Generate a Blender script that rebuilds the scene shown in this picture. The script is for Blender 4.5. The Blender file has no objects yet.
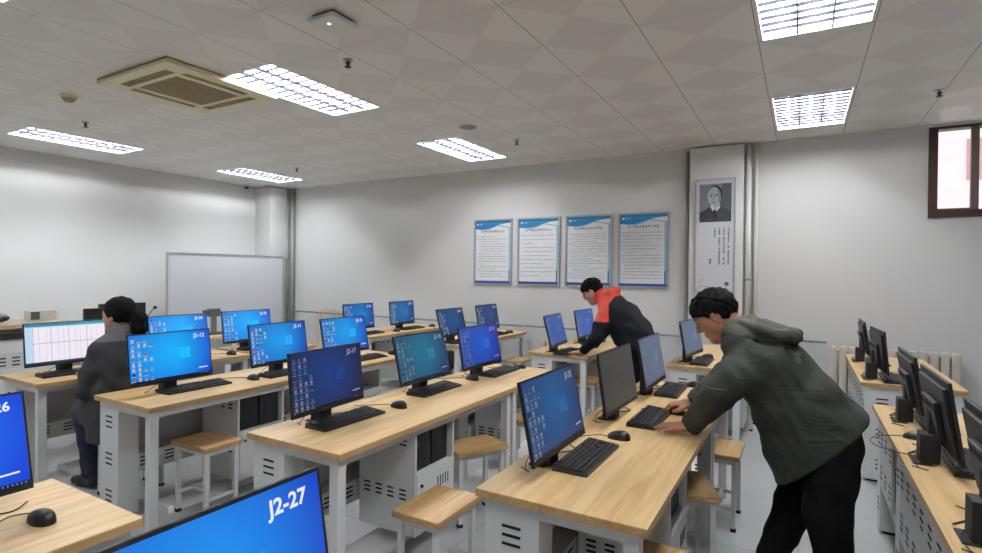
import bpy, bmesh, math, random
import numpy as np
from mathutils import Vector, Matrix, Euler

random.seed(7)
SC = bpy.context.scene
COL = SC.collection

# ------------------------------------------------------------------ materials
def lin(c):
    return tuple(((v/255)/12.92 if v/255 <= 0.04045 else ((v/255+0.055)/1.055)**2.4) for v in c)

def mat(name, rgb, rough=0.5, metal=0.0, emit=None, es=0.0, spec=0.5, noise=0.0, nscale=20.0, bump=0.0, bscale=200.0, crease=0.0):
    m = bpy.data.materials.new(name); m.use_nodes = True
    nt = m.node_tree; b = nt.nodes['Principled BSDF']
    c = lin(rgb)
    b.inputs['Base Color'].default_value = (*c, 1)
    b.inputs['Roughness'].default_value = rough
    b.inputs['Metallic'].default_value = metal
    b.inputs['Specular IOR Level'].default_value = spec
    if emit is not None:
        b.inputs['Emission Color'].default_value = (*lin(emit), 1)
        b.inputs['Emission Strength'].default_value = es
    tc = None
    if noise > 0 or bump > 0:
        tc = nt.nodes.new('ShaderNodeTexCoord')
    if noise > 0:
        n = nt.nodes.new('ShaderNodeTexNoise'); n.inputs['Scale'].default_value = nscale; n.inputs['Detail'].default_value = 5
        mx = nt.nodes.new('ShaderNodeMix'); mx.data_type = 'RGBA'
        mx.inputs[6].default_value = (*[v*(1-noise) for v in c], 1)
        mx.inputs[7].default_value = (*[min(1, v*(1+noise)) for v in c], 1)
        nt.links.new(tc.outputs['Object'], n.inputs['Vector'])
        nt.links.new(n.outputs['Fac'], mx.inputs[0]); nt.links.new(mx.outputs[2], b.inputs['Base Color'])
    if bump > 0:
        n2 = nt.nodes.new('ShaderNodeTexNoise'); n2.inputs['Scale'].default_value = bscale; n2.inputs['Detail'].default_value = 3
        bp = nt.nodes.new('ShaderNodeBump'); bp.inputs['Strength'].default_value = bump; bp.inputs['Distance'].default_value = 0.002
        nt.links.new(tc.outputs['Object'], n2.inputs['Vector'])
        nt.links.new(n2.outputs['Fac'], bp.inputs['Height']); nt.links.new(bp.outputs['Normal'], b.inputs['Normal'])
        if crease > 0:      # soft cloth creases
            mp = nt.nodes.new('ShaderNodeMapping'); mp.inputs['Rotation'].default_value = (0, .75, 0); mp.inputs['Scale'].default_value = (6, 9, 22)
            n3 = nt.nodes.new('ShaderNodeTexNoise'); n3.inputs['Scale'].default_value = 1; n3.inputs['Detail'].default_value = 2; n3.inputs['Distortion'].default_value = 1.2
            n3.noise_type = 'RIDGED_MULTIFRACTAL'
            b2 = nt.nodes.new('ShaderNodeBump'); b2.inputs['Strength'].default_value = crease; b2.inputs['Distance'].default_value = 0.012
            nt.links.new(tc.outputs['Object'], mp.inputs['Vector']); nt.links.new(mp.outputs['Vector'], n3.inputs['Vector'])
            nt.links.new(n3.outputs['Fac'], b2.inputs['Height']); nt.links.new(b2.outputs['Normal'], bp.inputs['Normal'])
    return m

def wood(name, light, dark, rough=0.38, scale=1.0, vec='Object'):
    m = bpy.data.materials.new(name); m.use_nodes = True
    nt = m.node_tree; b = nt.nodes['Principled BSDF']; N = nt.nodes.new; L = nt.links.new
    tc = N('ShaderNodeTexCoord'); mp = N('ShaderNodeMapping')
    mp.inputs['Scale'].default_value = (26*scale, 1.6*scale, 26*scale)
    n = N('ShaderNodeTexNoise'); n.inputs['Scale'].default_value = 1.0; n.inputs['Detail'].default_value = 7; n.inputs['Roughness'].default_value = 0.62
    n.inputs['Distortion'].default_value = 0.9
    r = N('ShaderNodeValToRGB'); e = r.color_ramp.elements
    e[0].position = 0.33; e[0].color = (*lin(dark), 1); e[1].position = 0.62; e[1].color = (*lin(light), 1)
    # broad boards of slightly different tone
    mp2 = N('ShaderNodeMapping'); mp2.inputs['Scale'].default_value = (11*scale, 0.5*scale, 1)
    v = N('ShaderNodeTexVoronoi'); v.inputs['Scale'].default_value = 1.0
    mx = N('ShaderNodeMix'); mx.data_type = 'RGBA'; mx.blend_type = 'MULTIPLY'; mx.inputs[0].default_value = 0.16
    hs = N('ShaderNodeRGBToBW')
    L(tc.outputs[vec], mp.inputs['Vector']); L(mp.outputs['Vector'], n.inputs['Vector']); L(n.outputs['Fac'], r.inputs['Fac'])
    L(tc.outputs[vec], mp2.inputs['Vector']); L(mp2.outputs['Vector'], v.inputs['Vector'])
    L(v.outputs['Color'], hs.inputs['Color'])
    L(r.outputs['Color'], mx.inputs[6]); L(hs.outputs['Val'], mx.inputs[7]); L(mx.outputs[2], b.inputs['Base Color'])
    b.inputs['Roughness'].default_value = rough
    return m

M = {}
M['wood'] = wood('light_oak_laminate', (236, 204, 150), (212, 171, 114))
M['wood_edge'] = wood('oak_edge_band', (206, 168, 116), (178, 138, 88))
M['stool_wood'] = wood('stool_oak_laminate', (214, 176, 122), (180, 138, 86), scale=1.5)
M['white_metal'] = mat('white_painted_steel', (214, 215, 214), 0.42)
M['grey_metal'] = mat('pale_grey_panel', (198, 199, 198), 0.45)
M['slot'] = mat('dark_slot', (22, 22, 24), 0.8)
M['black'] = mat('black_plastic', (21, 21, 23), 0.42)
M['black_matte'] = mat('matte_black_plastic', (16, 16, 18), 0.62)
M['key'] = mat('black_keycaps', (30, 30, 32), 0.5)
M['gap'] = mat('key_gaps', (9, 9, 10), 0.8)
M['chrome'] = mat('brushed_steel', (170, 170, 172), 0.3, 0.9)
M['alu'] = mat('aluminium_frame', (182, 184, 188), 0.38, 0.6)
M['cream'] = mat('cream_plastic', (226, 216, 180), 0.5)
M['cream_dark'] = mat('cream_grille', (158, 146, 112), 0.7)
M['rad'] = mat('cream_radiator_paint', (214, 206, 190), 0.45)
M['pipe'] = mat('grey_painted_pipe', (150, 150, 148), 0.5)
M['white_pipe'] = mat('white_painted_pipe', (204, 204, 200), 0.5)
M['white_plastic'] = mat('white_plastic', (216, 216, 214), 0.45)
M['paper'] = mat('white_paper', (226, 229, 232), 0.6)
M['ink'] = mat('printed_ink', (92, 96, 104), 0.7)
M['ink_dark'] = mat('dark_title_ink', (40, 40, 52), 0.7)
M['ink_red'] = mat('red_title_ink', (200, 70, 60), 0.7)
M['p_blue'] = mat('poster_blue', (38, 128, 190), 0.5)
M['p_teal'] = mat('poster_teal', (36, 150, 178), 0.5)
M['p_pale'] = mat('poster_pale_blue', (160, 202, 222), 0.5)
M['p_navy'] = mat('poster_navy', (40, 72, 152), 0.5)
M['brown'] = mat('dark_brown_window_frame', (72, 50, 42), 0.5)
M['lead'] = mat('cable_black', (14, 14, 15), 0.5)
M['board'] = mat('whiteboard_enamel', (206, 208, 212), 0.22)
M['rubber'] = mat('black_rubber', (18, 18, 18), 0.8)
M['skin'] = mat('skin', (186, 138, 112), 0.55, noise=0.08, nscale=30)
M['skin_m1'] = mat('tanned_skin', (170, 120, 94), 0.5, noise=0.10, nscale=30)
M['hair'] = mat('black_hair', (9, 8, 8), 0.75, spec=.12, bump=0.9, bscale=140)
M['lip'] = mat('lips', (140, 84, 76), 0.55)
M['eye'] = mat('dark_eye', (20, 16, 14), 0.3)
M['jacket'] = mat('olive_grey_jacket', (49, 52, 45), 0.72, noise=0.06, nscale=9, bump=0.25, bscale=350, crease=.5, spec=.3)
M['jacket_lining'] = mat('jacket_hood_cloth', (72, 75, 64), 0.72, bump=0.25, bscale=350, crease=.5, spec=.3)
M['trousers'] = mat('black_trousers', (9, 9, 10), 0.9, spec=.2)
M['navy'] = mat('navy_jacket', (15, 17, 26), 0.8, spec=.25, bump=0.2, bscale=300, crease=.5)
M['orange'] = mat('orange_red_yoke', (212, 74, 50), 0.7, bump=0.2, bscale=300)
M['tweed'] = mat('charcoal_tweed', (58, 58, 60), 0.95, spec=.2, noise=0.35, nscale=160, bump=0.7, bscale=260)
M['tweed_collar'] = mat('paler_tweed_collar', (92, 92, 94), 0.95, noise=0.3, nscale=160, spec=.2)
M['jeans'] = mat('dark_blue_jeans', (30, 36, 58), 0.85, noise=0.2, nscale=40)
M['shoe'] = mat('black_shoe', (16, 16, 18), 0.5)
M['shirt'] = mat('pale_shirt_collar', (196, 200, 206), 0.8)

def wall_mat():
    m = mat('white_wall_paint', (214, 214, 212), 0.75)
    nt = m.node_tree; b = nt.nodes['Principled BSDF']
    tc = nt.nodes.new('ShaderNodeTexCoord'); n = nt.nodes.new('ShaderNodeTexNoise'); n.inputs['Scale'].default_value = 1.3; n.inputs['Detail'].default_value = 6
    mx = nt.nodes.new('ShaderNodeMix'); mx.data_type = 'RGBA'
    mx.inputs[6].default_value = (*lin((208, 208, 207)), 1); mx.inputs[7].default_value = (*lin((219, 219, 217)), 1)
    nt.links.new(tc.outputs['Object'], n.inputs['Vector']); nt.links.new(n.outputs['Fac'], mx.inputs[0]); nt.links.new(mx.outputs[2], b.inputs['Base Color'])
    return m
M['wall'] = wall_mat()

def math_node(nt, op, a, b=None, c=None):
    n = nt.nodes.new('ShaderNodeMath'); n.operation = op
    for i, v in enumerate((a, b, c)):
        if v is None: continue
        if isinstance(v, (int, float)): n.inputs[i].default_value = v
        else: nt.links.new(v, n.inputs[i])
    return n.outputs[0]

def ceiling_mat():
    # 0.63 m aluminium tiles, shading of the pressed facets painted as lighter and darker triangles, thin dark joints
    m = bpy.data.materials.new('pressed_ceiling_tiles'); m.use_nodes = True
    nt = m.node_tree; b = nt.nodes['Principled BSDF']; L = nt.links.new
    tc = nt.nodes.new('ShaderNodeTexCoord'); sp = nt.nodes.new('ShaderNodeSeparateXYZ'); L(tc.outputs['Object'], sp.inputs[0])
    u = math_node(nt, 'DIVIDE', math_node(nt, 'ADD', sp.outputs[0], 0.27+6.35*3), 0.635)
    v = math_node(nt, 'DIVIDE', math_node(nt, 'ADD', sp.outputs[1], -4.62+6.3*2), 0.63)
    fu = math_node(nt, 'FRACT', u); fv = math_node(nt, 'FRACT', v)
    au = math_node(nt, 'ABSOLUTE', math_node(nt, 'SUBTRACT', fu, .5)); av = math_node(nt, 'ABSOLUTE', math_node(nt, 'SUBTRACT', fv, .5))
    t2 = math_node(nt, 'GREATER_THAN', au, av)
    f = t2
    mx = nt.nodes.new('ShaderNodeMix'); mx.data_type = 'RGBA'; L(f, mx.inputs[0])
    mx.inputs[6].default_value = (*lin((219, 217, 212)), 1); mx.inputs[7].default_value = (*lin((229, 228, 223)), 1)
    def edge(fr, w):
        a = math_node(nt, 'LESS_THAN', fr, w); c = math_node(nt, 'GREATER_THAN', fr, 1-w)
        return math_node(nt, 'MAXIMUM', a, c)
    ed = math_node(nt, 'MAXIMUM', edge(fu, 0.0055), math_node(nt, 'MULTIPLY', edge(fv, 0.004), 0.35))
    mx2 = nt.nodes.new('ShaderNodeMix'); mx2.data_type = 'RGBA'; L(ed, mx2.inputs[0]); L(mx.outputs[2], mx2.inputs[6])
    mx2.inputs[7].default_value = (*lin((158, 156, 152)), 1)
    L(mx2.outputs[2], b.inputs['Base Color'])
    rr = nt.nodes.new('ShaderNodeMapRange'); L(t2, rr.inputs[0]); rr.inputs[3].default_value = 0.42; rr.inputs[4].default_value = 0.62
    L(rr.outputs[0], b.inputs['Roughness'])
    return m
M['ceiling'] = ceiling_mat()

def floor_mat():
    m = bpy.data.materials.new('grey_floor_tiles'); m.use_nodes = True
    nt = m.node_tree; b = nt.nodes['Principled BSDF']; L = nt.links.new
    tc = nt.nodes.new('ShaderNodeTexCoord'); br = nt.nodes.new('ShaderNodeTexBrick')
    br.offset = 0; br.inputs['Scale'].default_value = 1.0; br.inputs['Brick Width'].default_value = 0.84; br.inputs['Row Height'].default_value = 0.84
    br.inputs['Mortar Size'].default_value = 0.003
    br.inputs['Color1'].default_value = (*lin((180, 182, 183)), 1); br.inputs['Color2'].default_value = (*lin((186, 188, 189)), 1)
    br.inputs['Mortar'].default_value = (*lin((140, 141, 142)), 1)
    n = nt.nodes.new('ShaderNodeTexNoise'); n.inputs['Scale'].default_value = 6; n.inputs['Detail'].default_value = 8
    mx = nt.nodes.new('ShaderNodeMix'); mx.data_type = 'RGBA'; mx.blend_type = 'MULTIPLY'; mx.inputs[0].default_value = 0.25
    L(tc.outputs['Object'], br.inputs['Vector']); L(tc.outputs['Object'], n.inputs['Vector'])
    L(br.outputs['Color'], mx.inputs[6]); L(n.outputs['Color'], mx.inputs[7]); L(mx.outputs[2], b.inputs['Base Color'])
    b.inputs['Roughness'].default_value = 0.3
    return m
M['floor'] = floor_mat()

def emis(name, rgb, s, rough=0.2):
    m = mat(name, (8, 8, 10), rough, emit=rgb, es=s)
    return m
M['tube'] = emis('lit_fluorescent_tube', (250, 252, 255), 130.0)
M['reflector'] = mat('lamp_reflector', (236, 238, 246), 0.4)
M['louvre'] = mat('anodised_louvre', (33, 33, 41), 0.6, spec=.1)
M['lampframe'] = mat('lamp_frame', (222, 222, 222), 0.5)

# ------------------------------------------------------------------ mesh builder
class MB:
    def __init__(s): s.v = []; s.f = []; s.m = []; s.sm = []
    def add(s, vs, fs, mi=0, smooth=False):
        o = len(s.v); s.v += [tuple(v) for v in vs]
        for f in fs: s.f.append(tuple(i+o for i in f)); s.m.append(mi); s.sm.append(smooth)
        return s
    def box(s, x0, x1, y0, y1, z0, z1, mi=0, bev=0.0, mat4=None):
        if bev > 0:
            b = bmesh.new(); bmesh.ops.create_cube(b, size=1)
            bmesh.ops.transform(b, matrix=Matrix.Translation(((x0+x1)/2, (y0+y1)/2, (z0+z1)/2)) @ Matrix.Diagonal((x1-x0, y1-y0, z1-z0, 1)), verts=b.verts)
            bmesh.ops.bevel(b, geom=list(b.edges), offset=bev, segments=2, affect='EDGES', profile=0.6)
            b.verts.index_update(); vs = [v.co.copy() for v in b.verts]; fs = [[v.index for v in f.verts] for f in b.faces]; b.free()
        else:
            vs = [Vector(p) for p in ((x0,y0,z0),(x1,y0,z0),(x1,y1,z0),(x0,y1,z0),(x0,y0,z1),(x1,y0,z1),(x1,y1,z1),(x0,y1,z1))]
            fs = [(0,3,2,1),(4,5,6,7),(0,1,5,4),(1,2,6,5),(2,3,7,6),(3,0,4,7)]
        if mat4 is not None: vs = [mat4 @ v for v in vs]
        return s.add(vs, fs, mi)
    def cyl(s, a, b, r, n=12, mi=0, r2=None, smooth=True, caps=True):
        a = Vector(a); b = Vector(b); d = (b-a); q = d.to_track_quat('Z', 'Y'); r2 = r if r2 is None else r2
        ra = []; 
        for k in range(n):
            t = 2*math.pi*k/n; ra.append(Vector((math.cos(t), math.sin(t), 0)))
        vs = [a + q @ (v*r) for v in ra] + [b + q @ (v*r2) for v in ra]
        s.add(vs, [(k, (k+1) % n, n+(k+1) % n, n+k) for k in range(n)], mi, smooth)
        if caps: s.add(vs, [tuple(range(n-1, -1, -1)), tuple(range(n, 2*n))], mi)
        return s
    def tube(s, pts, r, n=6, mi=0):
        pts = [Vector(p) for p in pts]; rings = []
        for i, p in enumerate(pts):
            t = (pts[min(i+1, len(pts)-1)]-pts[max(i-1, 0)]).normalized(); q = t.to_track_quat('Z', 'Y')
            rings.append([p + q @ Vector((math.cos(2*math.pi*k/n)*r, math.sin(2*math.pi*k/n)*r, 0)) for k in range(n)])
        vs = [v for rg in rings for v in rg]; fs = []
        for i in range(len(pts)-1):
            for k in range(n): fs.append((i*n+k, i*n+(k+1) % n, (i+1)*n+(k+1) % n, (i+1)*n+k))
        fs += [tuple(range(n-1, -1, -1)), tuple((len(pts)-1)*n+k for k in range(n))]
        return s.add(vs, fs, mi, True)
    def quad(s, ps, mi=0): return s.add([Vector(p) for p in ps], [tuple(range(len(ps)))], mi)
    def ellip(s, c, r, nu=16, nv=10, mi=0):
        vs = []; fs = []
        for j in range(nv+1):
            ph = math.pi*j/nv
            for i in range(nu):
                th = 2*math.pi*i/nu
                vs.append(Vector((c[0]+r[0]*math.sin(ph)*math.cos(th), c[1]+r[1]*math.sin(ph)*math.sin(th), c[2]+r[2]*math.cos(ph))))
        for j in range(nv):
            for i in range(nu): fs.append((j*nu+i, (j+1)*nu+i, (j+1)*nu+(i+1) % nu, j*nu+(i+1) % nu))
        return s.add(vs, fs, mi, True)
    def mesh(s, name, mats):
        me = bpy.data.meshes.new(name); me.from_pydata([tuple(v) for v in s.v], [], s.f)
        for m in mats: me.materials.append(m)
        me.polygons.foreach_set('material_index', s.m); me.polygons.foreach_set('use_smooth', s.sm)
        me.validate(); me.update(); return me
    def build(s, name, mats, parent=None):
        if not isinstance(mats, (list, tuple)): mats = [mats]
        o = bpy.data.objects.new(name, s.mesh(name, mats)); COL.objects.link(o)
        if parent is not None: o.parent = parent
        return o

def thing(name, loc=(0, 0, 0), rz=0.0):
    o = bpy.data.objects.new(name, None); COL.objects.link(o); o.location = loc; o.rotation_euler = (0, 0, rz); return o
def tag(o, label, cat, group=None):
    o['label'] = label; o['category'] = cat
    if group: o['group'] = group
    return o
def struct(o): o['kind'] = 'structure'; return o
def kids(o): return [c for c in COL.objects if c.parent == o]
def copy_tree(o, parent=None):
    c = o.copy(); COL.objects.link(c); c.parent = parent
    for ch in kids(o): copy_tree(ch, c)
    return c

# ------------------------------------------------------------------ the room
XL, XR, YB, YF, ZC = -8.85, 3.0, 7.0, -1.6, 3.09
struct(MB().box(XL-.1, XR+.1, YF-.1, YB+.1, -.1, 0).build('floor', M['floor']))
struct(MB().box(XL-.1, XL, YF-.1, YB+.1, 0, ZC).build('wall_left', M['wall']))
struct(MB().box(XR, XR+.1, YF-.1, YB+.1, 0, ZC).build('wall_right', M['wall']))
struct(MB().box(XL, XR, YF-.1, YF, 0, ZC).build('wall_front', M['wall']))
WX0, WX1, WZ0, WZ1 = 1.10, 2.40, 2.15, 3.07
w = MB().box(XL, WX0, YB, YB+.24, 0, ZC).box(WX1, XR, YB, YB+.24, 0, ZC).box(WX0, WX1, YB, YB+.24, 0, WZ0).box(WX0, WX1, YB, YB+.24, WZ1, ZC)
struct(w.build('wall_back', M['wall']))
# ceiling with rectangular openings left for the recessed lamps
LAMPS = [(-.25, .25), (-.25, 2.77), (-.25, 5.29), (-4.05, .12), (-4.05, 2.68), (-4.03, 5.17), (-7.95, .13), (-7.95, 2.61), (-7.96, 5.18)]
cm = MB(); xs = sorted(set([XL-.1, XR+.1] + [v for x, y in LAMPS for v in (x, x+.6)])); ys = sorted(set([YF-.1, YB+.24] + [v for x, y in LAMPS for v in (y, y+1.2)]))
for i in range(len(xs)-1):
    for j in range(len(ys)-1):
        mx_, my_ = (xs[i]+xs[i+1])/2, (ys[j]+ys[j+1])/2
        if any(x < mx_ < x+.6 and y < my_ < y+1.2 for x, y in LAMPS): continue
        cm.quad([(xs[i], ys[j], ZC), (xs[i], ys[j+1], ZC), (xs[i+1], ys[j+1], ZC), (xs[i+1], ys[j], ZC)])
cm.box(XL-.1, XR+.1, YF-.1, YB+.24, ZC+.12, ZC+.16)
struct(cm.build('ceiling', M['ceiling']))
# white angle trim where ceiling meets the walls
struct(MB().box(XL, XR, YB-.02, YB, ZC-.022, ZC).build('trim_1', M['white_plastic']))
struct(MB().box(XL, XL+.02, YF, YB-.02, ZC-.022, ZC).build('trim_2', M['white_plastic']))
# pillars (part of the building)
struct(MB().box(-1.19, -.60, YB-.13, YB, 0, ZC-.022).build('wall_pillar', M['wall']))
struct(MB().box(XL, -8.42, 6.55, YB, 0, ZC-.022).build('wall_corner_pillar', M['wall']))
# window high on the back wall
wf = MB()
wf.box(WX0, WX0+.075, YB-.015, YB+.12, WZ0, WZ1).box(WX1-.075, WX1, YB-.015, YB+.12, WZ0, WZ1)
wf.box(WX0+.075, WX1-.075, YB-.015, YB+.12, WZ0, WZ0+.075).box(WX0+.075, WX1-.075, YB-.015, YB+.12, WZ1-.03, WZ1)
win = struct(wf.build('window_1', M['brown']))
sash = MB().box(1.44, 1.50, YB+.02, YB+.07, WZ0+.075, WZ1-.03).box(1.94, 2.0, YB+.02, YB+.07, WZ0+.075, WZ1-.03)
sash.box(WX0+.075, 1.44, YB+.03, YB+.06, WZ0+.075, WZ0+.095).build('window_sash', mat('weathered_sash', (120, 104, 100), 0.5), win)
gm = bpy.data.materials.new('window_glass'); gm.use_nodes = True
gb = gm.node_tree.nodes['Principled BSDF']; gb.inputs['Transmission Weight'].default_value = 1; gb.inputs['Roughness'].default_value = 0.0; gb.inputs['IOR'].default_value = 1.05
MB().box(WX0+.06, WX1-.06, YB+.042, YB+.048, WZ0+.06, WZ1-.02).build('window_pane', gm, win)
# neighbouring house front seen through the window
hb = MB().box(-1.5, 4.6, 12, 15, 0, 9, 0)
for z in (3.2, 4.5, 5.8):
    for x in (2.4, 3.5): hb.box(x, x+.5, 11.98, 12.02, z, z+.7, 1)
tag(hb.build('neighbour_building', [mat('pink_render', (240, 214, 208), 0.8, noise=.06, nscale=3), mat('dull_glass', (190, 150, 146), 0.5)]),
    'pale pink rendered building outside, glimpsed through the high window', 'building')

# ------------------------------------------------------------------ ceiling lamps
def make_lamp():
    t = thing('ceiling_light'); W_, L_ = .6, 1.2
    f = MB()
    e = .008
    f.box(0, e, 0, L_, -.003, .006).box(W_-e, W_, 0, L_, -.003, .006).box(e, W_-e, 0, e, -.003, .006).box(e, W_-e, L_-e, L_, -.003, .006)
    f.build('frame', M['lampframe'], t)
    r = MB().box(.0, W_, 0, L_, .10, .108)
    r.box(0, .008, 0, L_, .006, .1).box(W_-.008, W_, 0, L_, .006, .1).box(.008, W_-.008, 0, .008, .006, .1).box(.008, W_-.008, L_-.008, L_, .006, .1)
    r.build('reflector', M['reflector'], t)
    l = MB()
    for x in (.206, .394): l.box(x-.004, x+.004, e, L_-e, 0, .025)
    for k in range(1, 12):
        y = e+(L_-2*e)*k/12; l.box(e, W_-e, y-.002, y+.002, .005, .025)
    l.build('louvre', M['louvre'], t)
    for x in (.116, .3, .484): MB().cyl((x, .05, .075), (x, L_-.05, .075), .0135, 8, smooth=True).build('fluorescent_tube', M['tube'], t)
    return t
lamp0 = make_lamp()
lab = {(-.25, .25): 'recessed fluorescent ceiling light directly above the camera, outside the view',
       (-.25, 2.77): 'largest bright louvred ceiling light, cut by the top edge above the man in green',
       (-.25, 5.29): 'bright square-looking ceiling light near the portrait pillar, above the white wall',
       (-4.05, .12): 'louvred ceiling light showing only a corner at the top left edge',
       (-4.05, 2.68): 'long louvred ceiling light right beside the cream air conditioner panel',
       (-4.03, 5.17): 'white ceiling light above and left of the four wall posters',
       (-7.95, .13): 'louvred ceiling light by the left wall, behind the left picture edge',
       (-7.95, 2.61): 'long thin-looking louvred ceiling light nearest the far left wall',
       (-7.96, 5.18): 'small louvred ceiling light above the standing whiteboard'}
for i, (x, y) in enumerate(LAMPS):
    o = lamp0 if i == 0 else copy_tree(lamp0)
    o.location = (x, y, ZC); tag(o, lab[(x, y)], 'ceiling light', 'recessed fluorescent ceiling lights')

# ------------------------------------------------------------------ things on the ceiling
t = thing('air_conditioner', (-4.49, 2.69, ZC-.044))
t.scale = (1.0, 1.08, 1.0)
b = MB(); S = .5
b.box(-S, S, -.44, -.36, 0, .04, 0).box(-S, S, .36, .44, 0, .04, 0).box(-S, -.4, -.36, .36, 0, .04).box(.4, S, -.36, .36, 0, .04)
b.box(-.33, .33, -.29, -.25, 0, .04).box(-.33, .33, .25, .29, 0, .04).box(-.33, -.27, -.25, .25, 0, .04).box(.27, .33, -.25, .25, 0, .04)
b.box(-.4, -.33, -.36, -.25, 0, .04).box(.33, .4, -.36, -.25, 0, .04).box(-.4, -.33, .25, .36, 0, .04).box(.33, .4, .25, .36, 0, .04)
b.box(-S, S, -.44, .44, .03, .044)
b.build('panel', M['cream'], t)
g = MB().box(-.27, .27, -.25, .25, .008, .03)
for k in range(26): g.box(-.27, .27, -.245+k*.0195, -.237+k*.0195, .004, .008)
g.build('intake_grille', M['cream_dark'], t)
for (x0, x1, y0, y1) in ((-.33, .33, -.36, -.29), (-.33, .33, .29, .36), (-.4, -.33, -.25, .25), (.33, .4, -.25, .25)):
    q = MB().box(x0, x1, y0, y1, .024, .03, 1); 
    if x1-x0 > .1: q.box(x0, x1, (y0+y1)/2-.012, (y0+y1)/2+.012, .010, .014, 0)
    else: q.box((x0+x1)/2-.012, (x0+x1)/2+.012, y0, y1, .010, .014, 0)
    q.build('air_outlet', [M['cream_dark'], M['slot']], t)
tag(t, 'square cream cassette air conditioner set in the ceiling beside a long light', 'air conditioner')

t = thing('wireless_access_point', (-2.5, 2.38, ZC-.045))
MB().box(-.105, .105, -.105, .105, 0, .028, bev=.012).build('cover', M['white_plastic'], t)
MB().box(-.085, .085, -.085, .085, .028, .045).build('mounting_plate', M['black'], t)
MB().cyl((0, -.03, -.002), (0, -.03, .001), .012, 14).build('indicator_light', emis('small_white_led', (240, 246, 255), 2.0), t)
tag(t, 'square white rounded box mounted under the ceiling, top centre', 'access point')
def sprinkler(x, y, lb):
    t = thing('sprinkler_head', (x, y, ZC))
    MB().cyl((0, 0, -.008), (0, 0, 0), .035, 16).build('escutcheon', M['chrome'], t)
    MB().cyl((0, 0, -.05), (0, 0, -.008), .009, 8).cyl((0, 0, -.055), (0, 0, -.05), .024, 12).cyl((0, 0, -.03), (0, 0, -.024), .02, 10).build('nozzle', M['black'], t)
    tag(t, lb, 'sprinkler', 'ceiling sprinkler heads')
sprinkler(-2.89, 2.9, 'small dark sprinkler head below the white access point box')
sprinkler(-2.89, 5.59, 'small dark sprinkler head to the right of the light above the posters')
sprinkler(-6.56, 2.81, 'small dark sprinkler head above the long light by the left wall')
sprinkler(-6.6, 5.59, 'small dark sprinkler head above the light over the whiteboard')
sprinkler(.96, 5.7, 'small dark sprinkler head just above the brown window')
t = thing('smoke_detector', (-5.68, 2.3, ZC))
MB().cyl((0, 0, -.03), (0, 0, 0), .06, 20, r2=.065).build('base', M['cream'], t)
MB().cyl((0, 0, -.06), (0, 0, -.03), .03, 18, r2=.055).build('sensor_cap', M['cream_dark'], t)
tag(t, 'round yellowed smoke detector on the ceiling left of the air conditioner', 'smoke detector')
t = thing('ceiling_speaker', (-3.09, 4.85, ZC))
MB().cyl((0, 0, -.006), (0, 0, 0), .1, 28).build('ring', M['white_plastic'], t)
MB().cyl((0, 0, -.009), (0, 0, -.006), .083, 28).build('grille', mat('speaker_mesh', (142, 140, 134), .7), t)
tag(t, 'flat round grey speaker disc flush in the ceiling above the posters', 'speaker')
t = thing('dome_camera', (-8.62, 6.2, ZC-.022))
MB().cyl((0, 0, -.03), (0, 0, 0), .06, 20).build('base', M['white_plastic'], t)
MB().ellip((0, 0, -.03), (.042, .042, .042)).build('lens_dome', M['black'], t)
tag(t, 'small dome camera in the far left ceiling corner above the whiteboard', 'camera')

# ------------------------------------------------------------------ pipes, radiators
def pipe_run(name, pts, r, lb, m='pipe', grp=None, clips=()):
    t = thing(name, pts[0]); p0 = Vector(pts[0])
    MB().tube([Vector(p)-p0 for p in pts], r, 12).build('pipe_tube', M[m], t)
    for c in clips:
        c = Vector(c)-p0; MB().box(c.x-.03, c.x+.03, c.y-.03, c.y+.03, c.z-.012, c.z+.012).build('clamp', M['chrome'], t)
    tag(t, lb, 'pipe', grp)
pipe_run('heating_pipe', [(-8.30, 6.95, 0), (-8.30, 6.95, 3.06)], .035, 'thick grey upright pipe in the far left corner, nearest the back wall', clips=[(-8.30, 6.95, 1.75)], grp='upright heating pipes')
pipe_run('heating_pipe', [(-8.385, 6.9, 0), (-8.385, 6.9, 3.06)], .022, 'thin grey upright pipe in the far left corner beside the whiteboard', clips=[(-8.385, 6.9, 1.75)], grp='upright heating pipes')
pipe_run('heating_pipe', [(-1.235, 6.96, 0), (-1.235, 6.96, 3.06)], .022, 'dark grey upright pipe on the left side of the portrait pillar', clips=[(-1.235, 6.96, 1.5)], grp='upright heating pipes')
pipe_run('heating_pipe', [(-.55, 6.94, 0), (-.55, 6.94, 3.06)], .03, 'pale upright pipe hugging the right side of the portrait pillar', m='white_pipe', clips=[(-.55, 6.94, 1.5)], grp='upright heating pipes')
pipe_run('heating_pipe', [(-.47, 6.95, 0), (-.47, 6.95, 3.06)], .022, 'pale upright pipe a hand right of the portrait pillar', m='white_pipe', grp='upright heating pipes')
pipe_run('radiator_feed_pipe', [(-8.28, 6.86, .8), (-1.26, 6.86, .8)], .014, 'thin level grey pipe along the back wall behind the far desks', clips=[(-7.6, 6.86, .8), (-3.4, 6.86, .8)])
pipe_run('radiator_feed_pipe', [(-.45, 6.9, .83), (.24, 6.9, .83)], .014, 'thin level pipe between the portrait pillar and the right radiator', clips=[(.05, 6.9, .83)])
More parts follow.
